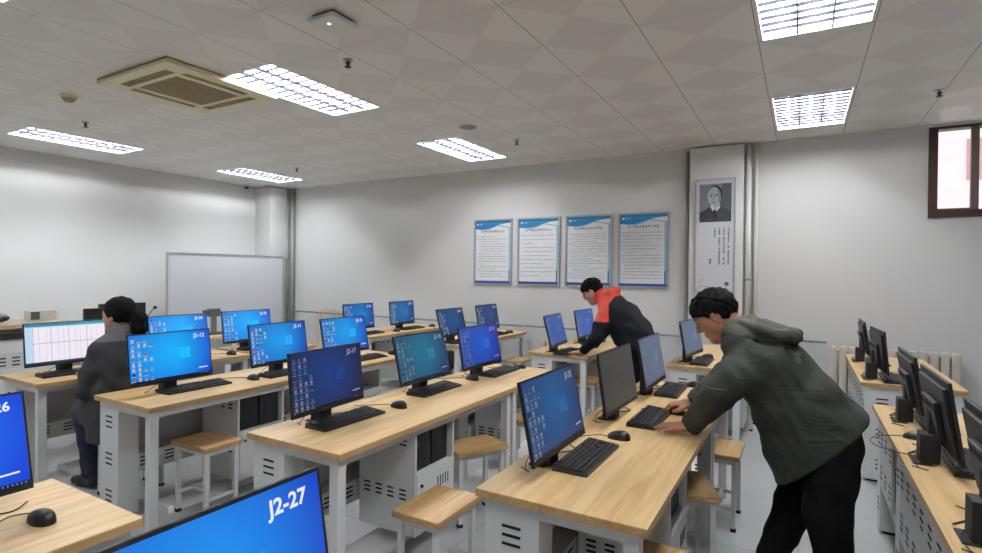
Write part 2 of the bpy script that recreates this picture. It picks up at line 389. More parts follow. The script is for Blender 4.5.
def radiator(x0, n, z0, z1, lb):
    t = thing('radiator', (x0, YB-.10, z0)); h = z1-z0
    for k in range(n):
        MB().box(k*.085+.008, k*.085+.077, -.045, .045, 0, h, bev=.018).build('radiator_fin', M['rad'], t)
    MB().cyl((0, 0, .05), (n*.085, 0, .05), .016, 10).cyl((0, 0, h-.05), (n*.085, 0, h-.05), .016, 10).build('header_pipe', M['rad'], t)
    MB().box(.06, .10, -.03, .03, -z0, .03).box(n*.085-.10, n*.085-.06, -.03, .03, -z0, .03).build('foot', M['rad'], t)
    tag(t, lb, 'radiator', 'cream column radiators')
radiator(.26, 13, .12, .80, 'cream column radiator on the back wall behind the right-hand desks')
radiator(-3.15, 9, .10, .62, 'cream column radiator low behind the desk where the orange-shouldered man leans')
radiator(-7.6, 10, .12, .86, 'cream column radiator on the back wall right of the whiteboard')

# ------------------------------------------------------------------ whiteboard
t = thing('whiteboard', (-8.33, 4.64, .53)); WL, WH = 2.12, 1.28
MB().box(-.02, .0, .015, WL-.015, .015, WH-.015).build('board_surface', M['board'], t)
MB().box(-.022, .012, 0, .018, 0, WH).box(-.022, .012, WL-.018, WL, 0, WH).box(-.022, .012, .018, WL-.018, 0, .018).box(-.022, .012, .018, WL-.018, WH-.018, WH).build('frame', M['alu'], t)
MB().box(0.012, .07, .3, WL-.3, .0, .012).build('pen_tray', M['alu'], t)
for y in (.12, WL-.15):
    MB().box(-.05, -.024, y, y+.03, -.5, WH-.1).box(-.28, .26, y, y+.03, -.5, -.47).build('stand_leg', M['alu'], t)
    for x in (-.26, .24): MB().cyl((x, y+.005, -.515), (x, y+.025, -.515), .015, 12).build('wheel', M['rubber'], t)
tag(t, 'large blank whiteboard in a thin metal frame near the left wall', 'whiteboard')

# ------------------------------------------------------------------ wall posters
def glyph_row(b, x0, x1, z, h, y, mi, rng, fill=.85, gw=None):
    gw = gw or h; x = x0
    while x+gw <= x1:
        if True:
            # each character: a few tiny strokes
            b.quad([(x, y, z+h*.45), (x+gw*fill, y, z+h*.45), (x+gw*fill, y, z+h*.62), (x, y, z+h*.62)], mi)
            if rng.random() < .8: b.quad([(x+gw*.1, y, z), (x+gw*.7, y, z), (x+gw*.7, y, z+h*.18), (x+gw*.1, y, z+h*.18)], mi)
            if rng.random() < .8: b.quad([(x+gw*.35, y, z), (x+gw*.5, y, z), (x+gw*.5, y, z+h), (x+gw*.35, y, z+h)], mi)
            if rng.random() < .6: b.quad([(x+gw*.05, y, z+h*.82), (x+gw*.8, y, z+h*.82), (x+gw*.8, y, z+h), (x+gw*.05, y, z+h)], mi)
        x += gw*1.08
def poster(x0, z0, w, h, seed, lb, rows, red):
    rng = random.Random(seed); t = thing('wall_poster', (x0, YB, z0))
    MB().box(0, .022, -.025, 0, 0, h).box(w-.022, w, -.025, 0, 0, h).box(.022, w-.022, -.025, 0, 0, .022).box(.022, w-.022, -.025, 0, h-.022, h).build('frame', M['alu'], t)
    y = -.012; p = MB().box(.022, w-.022, y, 0, .022, h-.022, 0)
    a, c, d, e = .022, w-.022, .022, h-.022
    def strip(f0, f1, mi, dy, n=24):
        for k in range(n):
            u0, u1 = k/n, (k+1)/n
            p.quad([(a+(c-a)*u0, y-dy, f0(u0)), (a+(c-a)*u1, y-dy, f0(u1)), (a+(c-a)*u1, y-dy, f1(u1)), (a+(c-a)*u0, y-dy, f1(u0))], mi)
    top = lambda u: e
    wave = lambda u: e-.115+.07*(1/(1+math.exp(-(u-.5)*9)))-.018*math.sin(u*math.pi*1.4)
    wave2 = lambda u: wave(u)-.018*math.sin(min(1, u*1.15)*math.pi)
    strip(wave2, wave, 4, .0006); strip(wave, top, 2, .0008)
    strip(lambda u: e-.035-.02*math.sin(u*3.1), lambda u: e-.02-.012*math.sin(u*3.1), 3, .001)
    for k in range(10):   # small green-blue swoosh on the right
        u0 = .66+.03*k; zz = e-.075-.035*(k/10)**1.6
        p.quad([(a+(c-a)*u0, y-.001, zz-.006), (a+(c-a)*(u0+.03), y-.001, zz-.009), (a+(c-a)*(u0+.03), y-.001, zz), (a+(c-a)*u0, y-.001, zz+.002)], 3)
    # borders
    p.quad([(a, y-.0006, d), (c, y-.0006, d), (c, y-.0006, d+.035), (a, y-.0006, d+.035)], 5)
    p.quad([(a, y-.0005, d), (a+.012, y-.0005, d), (a+.012, y-.0005, e), (a, y-.0005, e)], 4)
    p.quad([(c-.035, y-.0005, d+.035), (c, y-.0005, d+.035), (c, y-.0005, e-.1), (c-.035, y-.0005, e-.1)], 4)
    p.quad([(c-.035, y-.0007, d+.035), (c-.015, y-.0007, d+.035), (c-.015, y-.0007, d+.2), (c-.035, y-.0007, d+.2)], 2)
    # heading emblem and name
    p.quad([(a+.03, y-.0012, e-.062), (a+.055, y-.0012, e-.062), (a+.055, y-.0012, e-.038), (a+.03, y-.0012, e-.038)], 0)
    glyph_row(p, a+.062, a+.15, e-.058, .017, y-.0012, 0, rng)
    L = w-.12
    glyph_row(p, a+.02+L*.16, a+.02+L*.93, e-.175, .034, y-.001, 6, rng)
    if red: glyph_row(p, a+.02+L*.52, a+.02+L*.68, e-.1745, .034, y-.0014, 7, rng)
    glyph_row(p, a+.03+L*.22, a+.03+L*.7, e-.205, .012, y-.001, 4, rng)
    step = (h-.34)/rows
    for k in range(rows):
        z = e-.24-k*step; ind = .04 if rng.random() < .5 else 0; endf = 1 if rng.random() < .6 else rng.uniform(.3, .95)
        glyph_row(p, a+.028+ind, a+.028+(L-.01)*endf, z, .0125, y-.001, 1, rng)
    p.build('print', [M['paper'], M['ink'], M['p_blue'], M['p_teal'], M['p_pale'], M['p_navy'], M['ink_dark'], M['ink_red']], t)
    tag(t, lb, 'poster', 'framed blue and white notice posters')
poster(-4.32, 1.37, .65, .97, 1, 'leftmost framed blue-topped notice poster, the one nearest the whiteboard', 17, True)
poster(-3.58, 1.37, .66, .97, 2, 'second framed notice poster from the left, with widely spaced text lines', 11, False)
poster(-2.84, 1.37, .66, .97, 3, 'third framed notice poster, partly behind the head of the leaning young man', 19, False)
poster(-2.10, 1.37, .65, .97, 4, 'rightmost framed notice poster, the one nearest the portrait pillar', 15, False)

# portrait panel on the pillar
t = thing('portrait_panel', (-1.125, YB-.13, 1.345)); PW, PH = .445, 1.34
MB().box(0, .012, -.022, 0, 0, PH).box(PW-.012, PW, -.022, 0, 0, PH).box(.012, PW-.012, -.022, 0, 0, .012).box(.012, PW-.012, -.022, 0, PH-.012, PH).build('frame', M['alu'], t)
p = MB().box(.012, PW-.012, -.01, 0, .012, PH-.012, 0); rng = random.Random(5)
colx = [.375, .325, .275, .225]; tops = [.76, .76, .76, .76]; lens = [.42, .42, .42, .10]
for cx, tp, ln in zip(colx, tops, lens):
    z = tp
    while z > tp-ln:
        g = .026
        if rng.random() < .93:
            for (q0, q1, r0, r1) in ((0, 1, .4, .56), (.1, .9, .85, 1), (.4, .58, 0, 1), (.0, .85, 0, .14)):
                if rng.random() < .85: p.quad([(cx-g/2+g*q0, -.011, z-g+g*r0), (cx-g/2+g*q1, -.011, z-g+g*r0), (cx-g/2+g*q1, -.011, z-g+g*r1), (cx-g/2+g*q0, -.011, z-g+g*r1)], 1)
        z -= g*1.12
for z in (.34, .37): p.quad([(.165, -.011, z), (.187, -.011, z), (.187, -.011, z+.02), (.165, -.011, z+.02)], 1)
vs = [(.36+.025*math.cos(a*math.pi/6), -.011, .1+.025*math.sin(a*math.pi/6)) for a in range(12)]; p.quad(vs, 2)
p.quad([(.05, -.011, .06), (.17, -.011, .06), (.17, -.011, .065), (.05, -.011, .065)], 2)
p.quad([(.05, -.011, .11), (.11, -.011, .16), (.11, -.011, .165), (.05, -.011, .115)], 2)
p.build('print', [mat('portrait_paper', (206, 208, 213), .5), M['ink_dark'], M['ink']], t)
ph = MB(); X0, Z0, PWd, PHt = .05, .83, .35, .45; Y = -.0115
ph.quad([(X0, Y, Z0), (X0+PWd, Y, Z0), (X0+PWd, Y, Z0+PHt), (X0, Y, Z0+PHt)], 0)
ph.quad([(X0+PWd*.62, Y-.0003, Z0+PHt*.2), (X0+PWd, Y-.0003, Z0), (X0+PWd, Y-.0003, Z0+PHt), (X0+PWd*.72, Y-.0003, Z0+PHt)], 5)
def ov(cx, cz, rx, rz, mi, dy, n=22, a0=0, a1=2*math.pi, tilt=0):
    ph.quad([(X0+PWd*cx+rx*PWd*math.cos(a0+(a1-a0)*k/n)+tilt*math.sin(a0+(a1-a0)*k/n)*PWd, Y-dy, Z0+PHt*cz+rz*PHt*math.sin(a0+(a1-a0)*k/n)) for k in range(n)], mi)
def pg(pts, mi, dy): ph.quad([(X0+PWd*x, Y-dy, Z0+PHt*z) for x, z in pts], mi)
pg([(0, 0), (1, 0), (1, .26), (.86, .34), (.68, .42), (.36, .42), (.2, .33), (0, .25)], 1, .0005)
ov(.49, .745, .225, .215, 2, .0008)
ov(.455, .675, .205, .245, 3, .0011)
pg([(.38, .48), (.62, .55), (.66, .40), (.50, .30), (.36, .38)], 3, .0009)
pg([(.34, .42), (.42, .45), (.5, .33), (.42, .28)], 4, .0013); pg([(.5, .33), (.62, .42), (.66, .38), (.54, .27)], 4, .0013)
pg([(.44, .31), (.52, .33), (.55, .1), (.47, .05)], 2, .0015)
for cx in (.375, .53): ov(cx, .715, .055, .011, 2, .0015); ov(cx, .68, .035, .013, 2, .0015)
pg([(.44, .68), (.47, .68), (.475, .585), (.43, .585)], 6, .0015); ov(.45, .52, .06, .012, 1, .0015)
pg([(.55, .85), (.66, .78), (.68, .6), (.6, .5), (.6, .68)], 6, .0014)
ph.build('photograph', [mat('ph_backdrop', (126, 130, 138), .5), mat('ph_suit', (58, 60, 68), .5), mat('ph_hair', (28, 29, 33), .5), mat('ph_face', (176, 178, 184), .5),
                        mat('ph_collar', (210, 212, 217), .5), mat('ph_shade', (84, 87, 95), .5), mat('ph_halftone', (132, 134, 141), .5)], t)
tag(t, 'tall framed panel with a grey portrait photo and columns of text on the pillar', 'portrait')

# ------------------------------------------------------------------ desks
DW = .63  # depth in x, local 0..DW ; length along y ; user side is +x
TZ = .75
def slots(b, x, y, z, ax, n=3, w=.055, dz=.032, mi=1, slant=0):
    for k in range(n):
        zz = z-k*dz
        if ax == 'y-': b.box(x-w/2, x+w/2, y-.0015, y+.001, zz-.005, zz+.005, mi)
        elif ax == 'x+': b.box(x-.001, x+.0015, y-w/2, y+w/2, zz-.005, zz+.005, mi)
        elif ax == 'x-': b.box(x-.0015, x+.001, y-w/2, y+w/2, zz-.005, zz+.005, mi)
def make_desk(Ln, double=True, leg_ends=(True, True), pillar_ends=(True, True)):
    t = thing('computer_desk')
    b = MB().box(0, DW, 0, Ln, TZ-.004, TZ, 0).box(0, DW, 0, Ln, TZ-.03, TZ-.004, 1)
    b.build('tabletop', [M['wood'], M['wood_edge']], t)
    f = MB(); z1 = TZ-.03; z0 = z1-.04
    f.box(.03, .06, .02, Ln-.02, z0, z1).box(DW-.07, DW-.03, .02, Ln-.02, z0, z1).box(.06, DW-.07, .02, .06, z0, z1).box(.06, DW-.07, Ln-.06, Ln-.02, z0, z1)
    f.build('frame_rail', M['white_metal'], t)
    if leg_ends[0]: MB().box(DW-.08, DW-.03, .02, .07, 0, z0).build('leg', M['white_metal'], t)
    if leg_ends[1]: MB().box(DW-.08, DW-.03, Ln-.07, Ln-.02, 0, z0).build('leg', M['white_metal'], t)
    for k, y0 in enumerate((.02, Ln-.14)):
        if not pillar_ends[k]: continue
        p = MB().box(.03, .25, y0, y0+.12, .02, z0)
        for z in (.63, .40, .17):
            slots(p, .14, y0, z, 'y-', w=.075)
        for z in (.6, .2): slots(p, .03, y0+.06, z, 'x-', w=.05)
        p.box(.05, .23, y0+.015, y0+.105, 0, .02, 1)
        p.build('end_pillar', [M['white_metal'], M['slot']], t)
    # modesty panel toward the front of the class
    m = MB().box(.03, .045, .14, Ln-.14, .30, z0)
    n = int((Ln-.3)/.14)
    for k in range(n):
        slots(m, .03, .2+k*(Ln-.4)/max(1, n-1), .62-.0*k, 'x-', w=.06); slots(m, .03, .2+k*(Ln-.4)/max(1, n-1), .42, 'x-', w=.06)
    m.build('modesty_panel', [M['grey_metal'], M['slot']], t)
    tr = MB().box(.05, .17, .14, Ln-.14, .24, .36)
    for k in range(n): slots(tr, .17, .22+k*(Ln-.44)/max(1, n-1), .33, 'x+', w=.06, dz=.024)
    tr.build('cable_trunking', [M['grey_metal'], M['slot']], t)
    # computer cabinet
    cy0, cy1 = (.60, .97) if double else (.19, .56)
    c = MB(); cx0, cx1 = .18, DW-.05 if double else DW-.24
    for y in (cy0, cy1-.012):
        c.box(cx0, cx1, y, y+.012, .12, z0)
    for zz in (.655, .36):
        for k in range(4): slots(c, cx0+.06+k*.085, cy0, zz, 'y-', w=.045, dz=.024)
    c.box(cx0, cx1, cy0+.012, cy1-.012, .12, .135).box(cx0, cx1-.02, cy0+.012, cy1-.012, .44, .45).box(cx0, cx0+.012, cy0+.012, cy1-.012, .135, z0)
    c.build('computer_cabinet', [M['white_metal'], M['slot']], t)
    d = MB().box(cx1-.012, cx1+.004, cy0+.014, cy1-.014, .13, .455)
    for k in range(5): d.box(cx1+.003, cx1+.0055, cy1-.17+k*.025, cy1-.163+k*.025, .33, .39, 1)
    dd = d.build('door', [M['white_metal'], M['slot']], t)
    MB().cyl((cx1+.004, cy0+.05, .385), (cx1+.014, cy0+.05, .385), .009, 10).build('lock', M['black'], dd)
    return t
def make_tower():
    t = thing('computer_tower')
    MB().box(-.20, .155, -.08, .08, 0, .225, bev=.004).build('case', M['black_matte'], t)
    MB().box(.155, .162, -.074, .074, .01, .215, bev=.002).cyl((.162, 0, .10), (.165, 0, .10), .045, 20, mi=0).build('front_panel', M['black'], t)
    return t
COLX = {'P': -5.17, 'L': -3.865, 'M': -2.365, 'R': -1.04, 'Z': .392}
D2 = make_desk(1.67, True); D1 = make_desk(.75, False, (True, True), (False, True)); TW = make_tower()
first = {id(D2): True, id(D1): True, id(TW): True}
def place(proto, loc, label, cat, grp, rz=0.0):
    if first.get(id(proto), False): o = proto; first[id(proto)] = False
    else: o = copy_tree(proto)
    o.location = loc; o.rotation_euler = (0, 0, rz); tag(o, label, cat, grp); return o
dn = {('P', 2): 'wooden-topped double desk where the woman in the tweed coat sits',
      ('L', 2): 'pale wood double desk carrying the bright J2-12 and J2-11 screens',
      ('M', 2): 'pale wood double desk with the dark navy screen at its near end',
      ('R', 2): 'pale wood double desk directly in front of the man in the green jacket',
      ('Z', 2): 'right-hand double desk seen from behind, with black monitor backs, cut by the right edge',
      ('P', 3): 'far wooden double desk by the back wall, left of the posters',
      ('L', 3): 'far wooden double desk below the leftmost poster',
      ('M', 3): 'far wooden double desk the orange-shouldered man leans on',
      ('R', 3): 'far wooden double desk just beyond the head of the man in green',
      ('Z', 3): 'far right double desk standing against the cream radiator',
      ('M', 1): 'wooden desk corner at the bottom left carrying the black mouse',
      ('R', 1): 'desk below the foreground J2-27 monitor'}
for (k, b), l in dn.items():
    y = {1: .95-1.67, 2: 1.71, 3: 4.95}[b]
    place(D2, (COLX[k]-{('M', 1): .095, ('M', 3): .035}.get((k, b), 0), y-(.05 if (k, b) == ('P', 2) else 0), 0), l, 'desk', 'computer desks in rows')
for k, l in {'P': 'single desk extending the tweed-coated woman\'s row towards the back wall', 'L': 'single desk at the far end of the row with J2-12 and J2-11',
             'M': 'single desk joined to the far end of the navy-screen desk', 'R': 'single desk joined beyond the green-jacketed man\'s hands, under the third screen',
             'Z': 'single desk at the far end of the right-hand row of monitor backs'}.items():
    place(D1, (COLX[k], 3.382, 0), l, 'desk', 'computer desks in rows')
tn = {('P', 2): 'black computer tower in the cabinet of the tweed-coated woman\'s desk', ('L', 2): 'black computer tower in the open cabinet below screen J2-11',
      ('M', 2): 'black computer tower in the open cabinet behind the nearest stool', ('R', 2): 'black computer tower in the cabinet beside the green-jacketed man',
      ('M', 3): 'black computer tower in the orange-shouldered man\'s desk cabinet', ('L', 3): 'black computer tower in the desk below the leftmost poster',
      ('P', 3): 'black computer tower in the cabinet of the far desk by the whiteboard corner'}
for (k, b), l in tn.items():
    for dy in (-.084, .084):
        place(TW, (COLX[k]+.385, {2: 1.71, 3: 4.95}[b]+.785+dy, .45), l.replace('black computer tower', '%s black computer tower' % ('nearer' if dy < 0 else 'farther')), 'computer', 'computer towers in the desk cabinets')

# ------------------------------------------------------------------ stools
def make_stool():
    t = thing('stool'); w, l, h = .26, .36, .46
    MB().box(-w/2, w/2, -l/2, l/2, h-.028, h-.003, 1, bev=.003).box(-w/2+.003, w/2-.003, -l/2+.003, l/2-.003, h-.003, h, 0).build('seat', [M['stool_wood'], M['wood_edge']], t)
    for sx in (-1, 1):
        for sy in (-1, 1):
            x, y = sx*(w/2-.032), sy*(l/2-.032)
            lg = MB().box(x-.0125, x+.0125, y-.0125, y+.0125, .012, h-.028).build('leg', M['white_metal'], t)
            MB().box(x-.015, x+.015, y-.015, y+.015, 0, .02).build('rubber_foot', M['rubber'], lg)
    a, c = w/2-.045, l/2-.045
    MB().box(-a, a, -c-.02, -c, .40, .43).box(-a, a, c, c+.02, .40, .43).box(-a-.02, -a, -c, c, .40, .43).box(a, a+.02, -c, c, .40, .43).build('seat_rail', M['white_metal'], t)
    MB().box(-a, a, -c-.02, -c, .12, .14).box(-a, a, c, c+.02, .12, .14).box(-.01, .01, -c, c, .12, .14).build('stretcher', M['white_metal'], t)
    return t
ST = make_stool(); first[id(ST)] = True
for (x, y, rz, l) in [(-3.30, 2.10, 1.5708, 'wood-topped stool tucked under the desk below the J2-12 keyboard'),
                      (-1.48, 2.09, 0, 'wood-topped stool in the foreground left of the near desk corner'),
                      (-1.80, 2.93, -.5, 'wood-topped stool half under the desk just past the open computer cabinet'),
                      (-1.75, 3.76, 0, 'wood-topped stool showing a corner just left of the nearest upright blue screen'),
                      (-.515, 2.97, .38, 'wood-topped stool below the hands of the man in green, partly under the desk'),
                      (-.44, 3.71, 0, 'wood-topped stool standing clear in the aisle beyond the green-jacketed man\'s hands'),
                      (-.46, 2.06, -.05, 'wood-topped stool with only a corner showing at the bottom edge by the near desk'),
                      (-1.90, 5.36, 0, 'wood-topped stool under the desk where the orange-shouldered man leans'),
                      (-.60, 5.30, 0, 'wood-topped stool under the far desk behind the man in green'),
                      (-.52, 6.10, 0, 'farthest wood-topped stool, glimpsed behind the jacket of the man in green'),
                      (-3.10, 6.10, 0, 'wood-topped stool at the far desk end near the leftmost poster'),
                      (-4.06, 2.03, 0, 'wood-topped stool the woman in the tweed coat sits on'),
                      ]:
    place(ST, (x, y, 0), l, 'stool', 'wood-topped stools with white legs', rz)

# ------------------------------------------------------------------ text to mesh
def text_mesh(s, size, offset=0.0):
    cu = bpy.data.curves.new('t', 'FONT'); cu.body = s; cu.size = size; cu.align_x = 'RIGHT'; cu.align_y = 'TOP'; cu.offset = offset; cu.resolution_u = 3
    o = bpy.data.objects.new('t', cu); COL.objects.link(o)
    bpy.context.view_layer.update()
    me = bpy.data.meshes.new_from_object(o.evaluated_get(bpy.context.evaluated_depsgraph_get()))
    vs = [v.co.copy() for v in me.vertices]; fs = [tuple(p.vertices) for p in me.polygons]
    bpy.data.objects.remove(o); bpy.data.curves.remove(cu); bpy.data.meshes.remove(me)
    return vs, fs

# ------------------------------------------------------------------ monitors
SW, SH = .535, .304
def screen_mat(name, a, b_, s):
    """desktop picture: broad light beams from the window logo; a = colour by the logo, b_ = colour at the corner"""
    m = bpy.data.materials.new(name); m.use_nodes = True
    nt = m.node_tree; b = nt.nodes['Principled BSDF']; L = nt.links.new
    b.inputs['Base Color'].default_value = (*lin((10, 10, 12)), 1); b.inputs['Roughness'].default_value = 0.35; b.inputs['Specular IOR Level'].default_value = .3
    tc = nt.nodes.new('ShaderNodeTexCoord'); sp = nt.nodes.new('ShaderNodeSeparateXYZ'); L(tc.outputs['Object'], sp.inputs[0])
    # local: y across (0 centre), z up
    dy = math_node(nt, 'SUBTRACT', sp.outputs[1], .03); dz = math_node(nt, 'SUBTRACT', sp.outputs[2], .19)
    d = math_node(nt, 'SQRT', math_node(nt, 'ADD', math_node(nt, 'MULTIPLY', math_node(nt, 'MULTIPLY', dy, dy), 1.0), math_node(nt, 'MULTIPLY', math_node(nt, 'MULTIPLY', dz, dz), 2.2)))
    r = nt.nodes.new('ShaderNodeValToRGB'); e = r.color_ramp.elements
    e[0].position = .0; e[0].color = (*lin(a), 1); e[1].position = .92; e[1].color = (*lin(b_), 1)
    f = math_node(nt, 'MULTIPLY', math_node(nt, 'ADD', d, math_node(nt, 'MULTIPLY', math_node(nt, 'MAXIMUM', dy, 0.0), 0.9)), 1.75)
    L(f, r.inputs['Fac']); L(r.outputs['Color'], b.inputs['Emission Color']); b.inputs['Emission Strength'].default_value = s
    return m
def body_mesh():
    b = MB()
    b.box(-.012, .0, -SW/2, SW/2, 0, SH+.018, 0, bev=.002)
    b.box(-.028, -.012, -SW/2+.03, SW/2-.03, .02, SH-.01, 0, bev=.004)
    b.box(-.048, -.028, -.13, .13, .06, .22, 0, bev=.005)
    for k in range(9): b.box(-.0488, -.047, -.10+k*.025, -.085+k*.025, .185, .21, 1)
    return b.mesh('housing', [M['black'], M['gap']])
BODY = body_mesh()
def stand_mesh():
    b = MB()
    b.box(-.075, -.045, -.03, .03, .05, .15, 0, bev=.004)
    b.box(-.105, -.035, -.042, .042, -.068, .055, 0, bev=.004)
    return b.mesh('stand', [M['black_matte']])
STAND = stand_mesh()
FOOT = MB().box(-.13, -.062, -.055, .055, 0, .008, 0, bev=.003).mesh('foot', [M['black']])
def smooth(pts, n=6):
    pts = [Vector(p) for p in pts]; out = []
    for i in range(len(pts)-1):
        p0 = pts[max(0, i-1)]; p1 = pts[i]; p2 = pts[i+1]; p3 = pts[min(len(pts)-1, i+2)]
        for s_ in range(n):
            u = s_/n; out.append(.5*((2*p1)+(-p0+p2)*u+(2*p0-5*p1+4*p2-p3)*u*u+(-p0+3*p1-3*p2+p3)*u**3))
    return out+[pts[-1]]
CABLE = MB().tube(smooth([(-.09, .03, .05), (-.125, .05, .02), (-.12, .10, .004), (-.07, .16, .004), (-.03, .22, .004), (-.08, .28, .004)]), .0025, 6).tube(smooth([(-.09, -.02, .06), (-.13, -.05, .03), (-.12, -.10, .004), (-.09, -.13, .004), (-.14, -.10, .004)]), .002, 6).mesh('power_cable', [M['lead']])
ICONC = [mat('icon_white', (20, 20, 22), .3, emit=(222, 232, 240), es=1), mat('icon_cyan', (20, 20, 22), .3, emit=(90, 190, 230), es=1), mat('icon_dark', (20, 20, 22), .3, emit=(92, 150, 206), es=1),
         mat('icon_green', (20, 20, 22), .3, emit=(90, 180, 110), es=1), mat('icon_red', (20, 20, 22), .3, emit=(206, 96, 96), es=1), mat('icon_navy', (20, 20, 22), .3, emit=(30, 60, 104), es=1)]
def icon_mats(k):
    out = []
    for m in ICONC:
        c = m.copy(); c.node_tree.nodes['Principled BSDF'].inputs['Emission Strength'].default_value = k; out.append(c)
    return out
def mesh_obj(name, me, parent): 
    o = bpy.data.objects.new(name, me); COL.objects.link(o); o.parent = parent; return o
ICM = {}
def monitor(x, y, rz, cap, ca, cb, s, label, tilt=-.179, kind='desktop', grp='desktop monitors on the desks', ik=None, zb=.822):
    """x,y: centre of the lower edge of the screen; rz turns it about the vertical, 0 = faces +x"""
    t = thing('computer_monitor', (x, y, TZ), rz)
    h = mesh_obj('housing', BODY, t); h.location = (0, 0, zb-TZ); h.rotation_euler = (0, tilt, 0)
    mesh_obj('stand', STAND, t).location = (0, 0, zb-TZ+.003)
    mesh_obj('foot', FOOT, t)
    mesh_obj('power_cable', CABLE, t)
    ik = s*.85 if ik is None else ik
    e = .008
    if kind == 'off':
        sm = mat('dark_screen_glow', (34, 35, 36), .32, emit=(44, 44, 43), es=1.0)  # switched-off screen, given a faint grey glow through emission
    elif kind == 'sheet':
        sm = emis('spreadsheet_white', (240, 234, 246), s)
    else: sm = screen_mat('screen_picture', ca, cb, s)
    sc = MB().quad([(.0008, -SW/2+e, .020), (.0008, SW/2-e, .020), (.0008, SW/2-e, SH+.018-e), (.0008, -SW/2+e, SH+.018-e)]).build('screen', sm, t)
    sc.location = h.location; sc.rotation_euler = h.rotation_euler
    y0, y1, z0, z1 = -SW/2+e, SW/2-e, .020, SH+.018-e
    X = .0014
    if kind == 'desktop':
        rng = random.Random(int(abs(x*100+y*1000)))
        ic = MB()
        for cl in range(4):
            for rw in range(9):
                if cl == 3 and rng.random() < .5: continue
                if cl == 2 and rng.random() < .15: continue
                yy = y0+.014+cl*.036; zz = z1-.028-rw*.030; c = rng.choice([0, 0, 1, 2, 0, 0, 1, 2, 0, 0, 1, 0, 2, 3, 4, 5])
                ic.quad([(X, yy, zz-.012), (X, yy+.015, zz-.012), (X, yy+.015, zz+.003), (X, yy, zz+.003)], c)
                ic.quad([(X, yy-.005, zz-.019), (X, yy+.020, zz-.019), (X, yy+.020, zz-.0155), (X, yy-.005, zz-.0155)], 0)
        key = round(ik*.75, 2)
        if key not in ICM: ICM[key] = icon_mats(key)
        o = ic.build('desktop_icons', ICM[key], sc)
        # window logo
        lg = MB(); cy, cz, q = .085, .175, .036
        for (a0, a1, b0, b1) in ((-1, -.04, .04, 1), (.04, 1, .04, 1), (-1, -.04, -1, -.04), (.04, 1, -1, -.04)):
            lg.quad([(X-.0003, cy+a0*q, cz+b0*q*(1+.0*a0)), (X-.0003, cy+a1*q, cz+b0*q), (X-.0003, cy+a1*q, cz+b1*q), (X-.0003, cy+a0*q, cz+b1*q)])
        lc = tuple(min(255, int(v*1.03+5)) for v in ca)
        lg.build('window_logo', emis('logo_light', lc, s), sc)
        tb = MB().quad([(X-.0003, y0, z0), (X-.0003, y1, z0), (X-.0003, y1, z0+.011), (X-.0003, y0, z0+.011)])
        for k in range(6): tb.quad([(X, y1-.013-k*.012, z0+.004), (X, y1-.010-k*.012, z0+.004), (X, y1-.010-k*.012, z0+.007), (X, y1-.013-k*.012, z0+.007)], 1)
        tb.quad([(X, y0+.004, z0+.002), (X, y0+.011, z0+.002), (X, y0+.011, z0+.009), (X, y0+.004, z0+.009)], 1)
        tb.build('taskbar', [emis('taskbar_dark', tuple(int(v*.35) for v in cb), s), ICM[key][0]], sc)
        wm = MB().quad([(X, y1-.085, z0+.038), (X, y1-.025, z0+.040), (X, y1-.025, z0+.046), (X, y1-.085, z0+.044)]); wm.build('watermark_bar', emis('caption_white', (246, 248, 252), min(1, ik*1.0)), sc)
        if cap:
            vs, fs = text_mesh(cap, .042 if y < 1 else .037, .0012 if y < 1 else .0006)
            MB().add([(X, y1-.034+v.x, z1-.016+v.y) for v in vs], fs).build('screen_caption', emis('caption_white', (246, 248, 252), min(1, ik*1.0)), sc)
    elif kind == 'sheet':
        sh = MB()
        sh.quad([(X, y0, z1-.022), (X, y1, z1-.022), (X, y1, z1), (X, y0, z1)], 0)
        sh.quad([(X, y0, z1-.03), (X, y1, z1-.03), (X, y1, z1-.022), (X, y0, z1-.022)], 2)
        sh.quad([(X, y0, z0+.012), (X, y0+.045, z0+.012), (X, y0+.045, z1-.03), (X, y0, z1-.03)], 2)
        sh.quad([(X+.0002, y0+.045, (z0+z1)/2), (X+.0002, y1, (z0+z1)/2), (X+.0002, y1, (z0+z1)/2+.0025), (X+.0002, y0+.045, (z0+z1)/2+.0025)], 3)
        for k in range(12):
            yy = y0+.05+k*.038+random.uniform(-.008, .008); sh.quad([(X, yy, z0+.012), (X, yy+.0022, z0+.012), (X, yy+.0022, z1-.03), (X, yy, z1-.03)], 1 if k % 3 else 3)
        for k in range(22):
            zz = z0+.018+k*.0115; sh.quad([(X-.0002, y0+.045, zz), (X-.0002, y1, zz), (X-.0002, y1, zz+.0008), (X-.0002, y0+.045, zz+.0008)], 1)
        glyph = [(y0+.01+k*.02) for k in range(14)]
        for g_ in glyph: sh.quad([(X+.0003, g_, z1-.014), (X+.0003, g_+.012, z1-.014), (X+.0003, g_+.012, z1-.009), (X+.0003, g_, z1-.009)], 4)
        sh.quad([(X, y0, z0), (X, y1, z0), (X, y1, z0+.012), (X, y0, z0+.012)], 4)
        sh.build('spreadsheet_grid', [emis('sheet_teal', (60, 150, 170), s), emis('sheet_grid', (196, 190, 206), s), emis('sheet_pale', (190, 216, 240), s), emis('sheet_line', (110, 106, 122), s), emis('sheet_dark', (40, 60, 90), s)], sc)
    elif kind == 'off':
        lg = MB()
        for k in range(14):
            a = k*.45; r0 = .004+.0028*k; lg.quad([(X, .05+r0*math.cos(a)-.006, .16+r0*math.sin(a)-.004), (X, .05+r0*math.cos(a)+.007, .16+r0*math.sin(a)-.007), (X, .05+r0*math.cos(a)+.004, .16+r0*math.sin(a)+.008)])
        lg.build('faint_emblem', emis('faint_grey_emblem', (66, 64, 70), 1), sc)
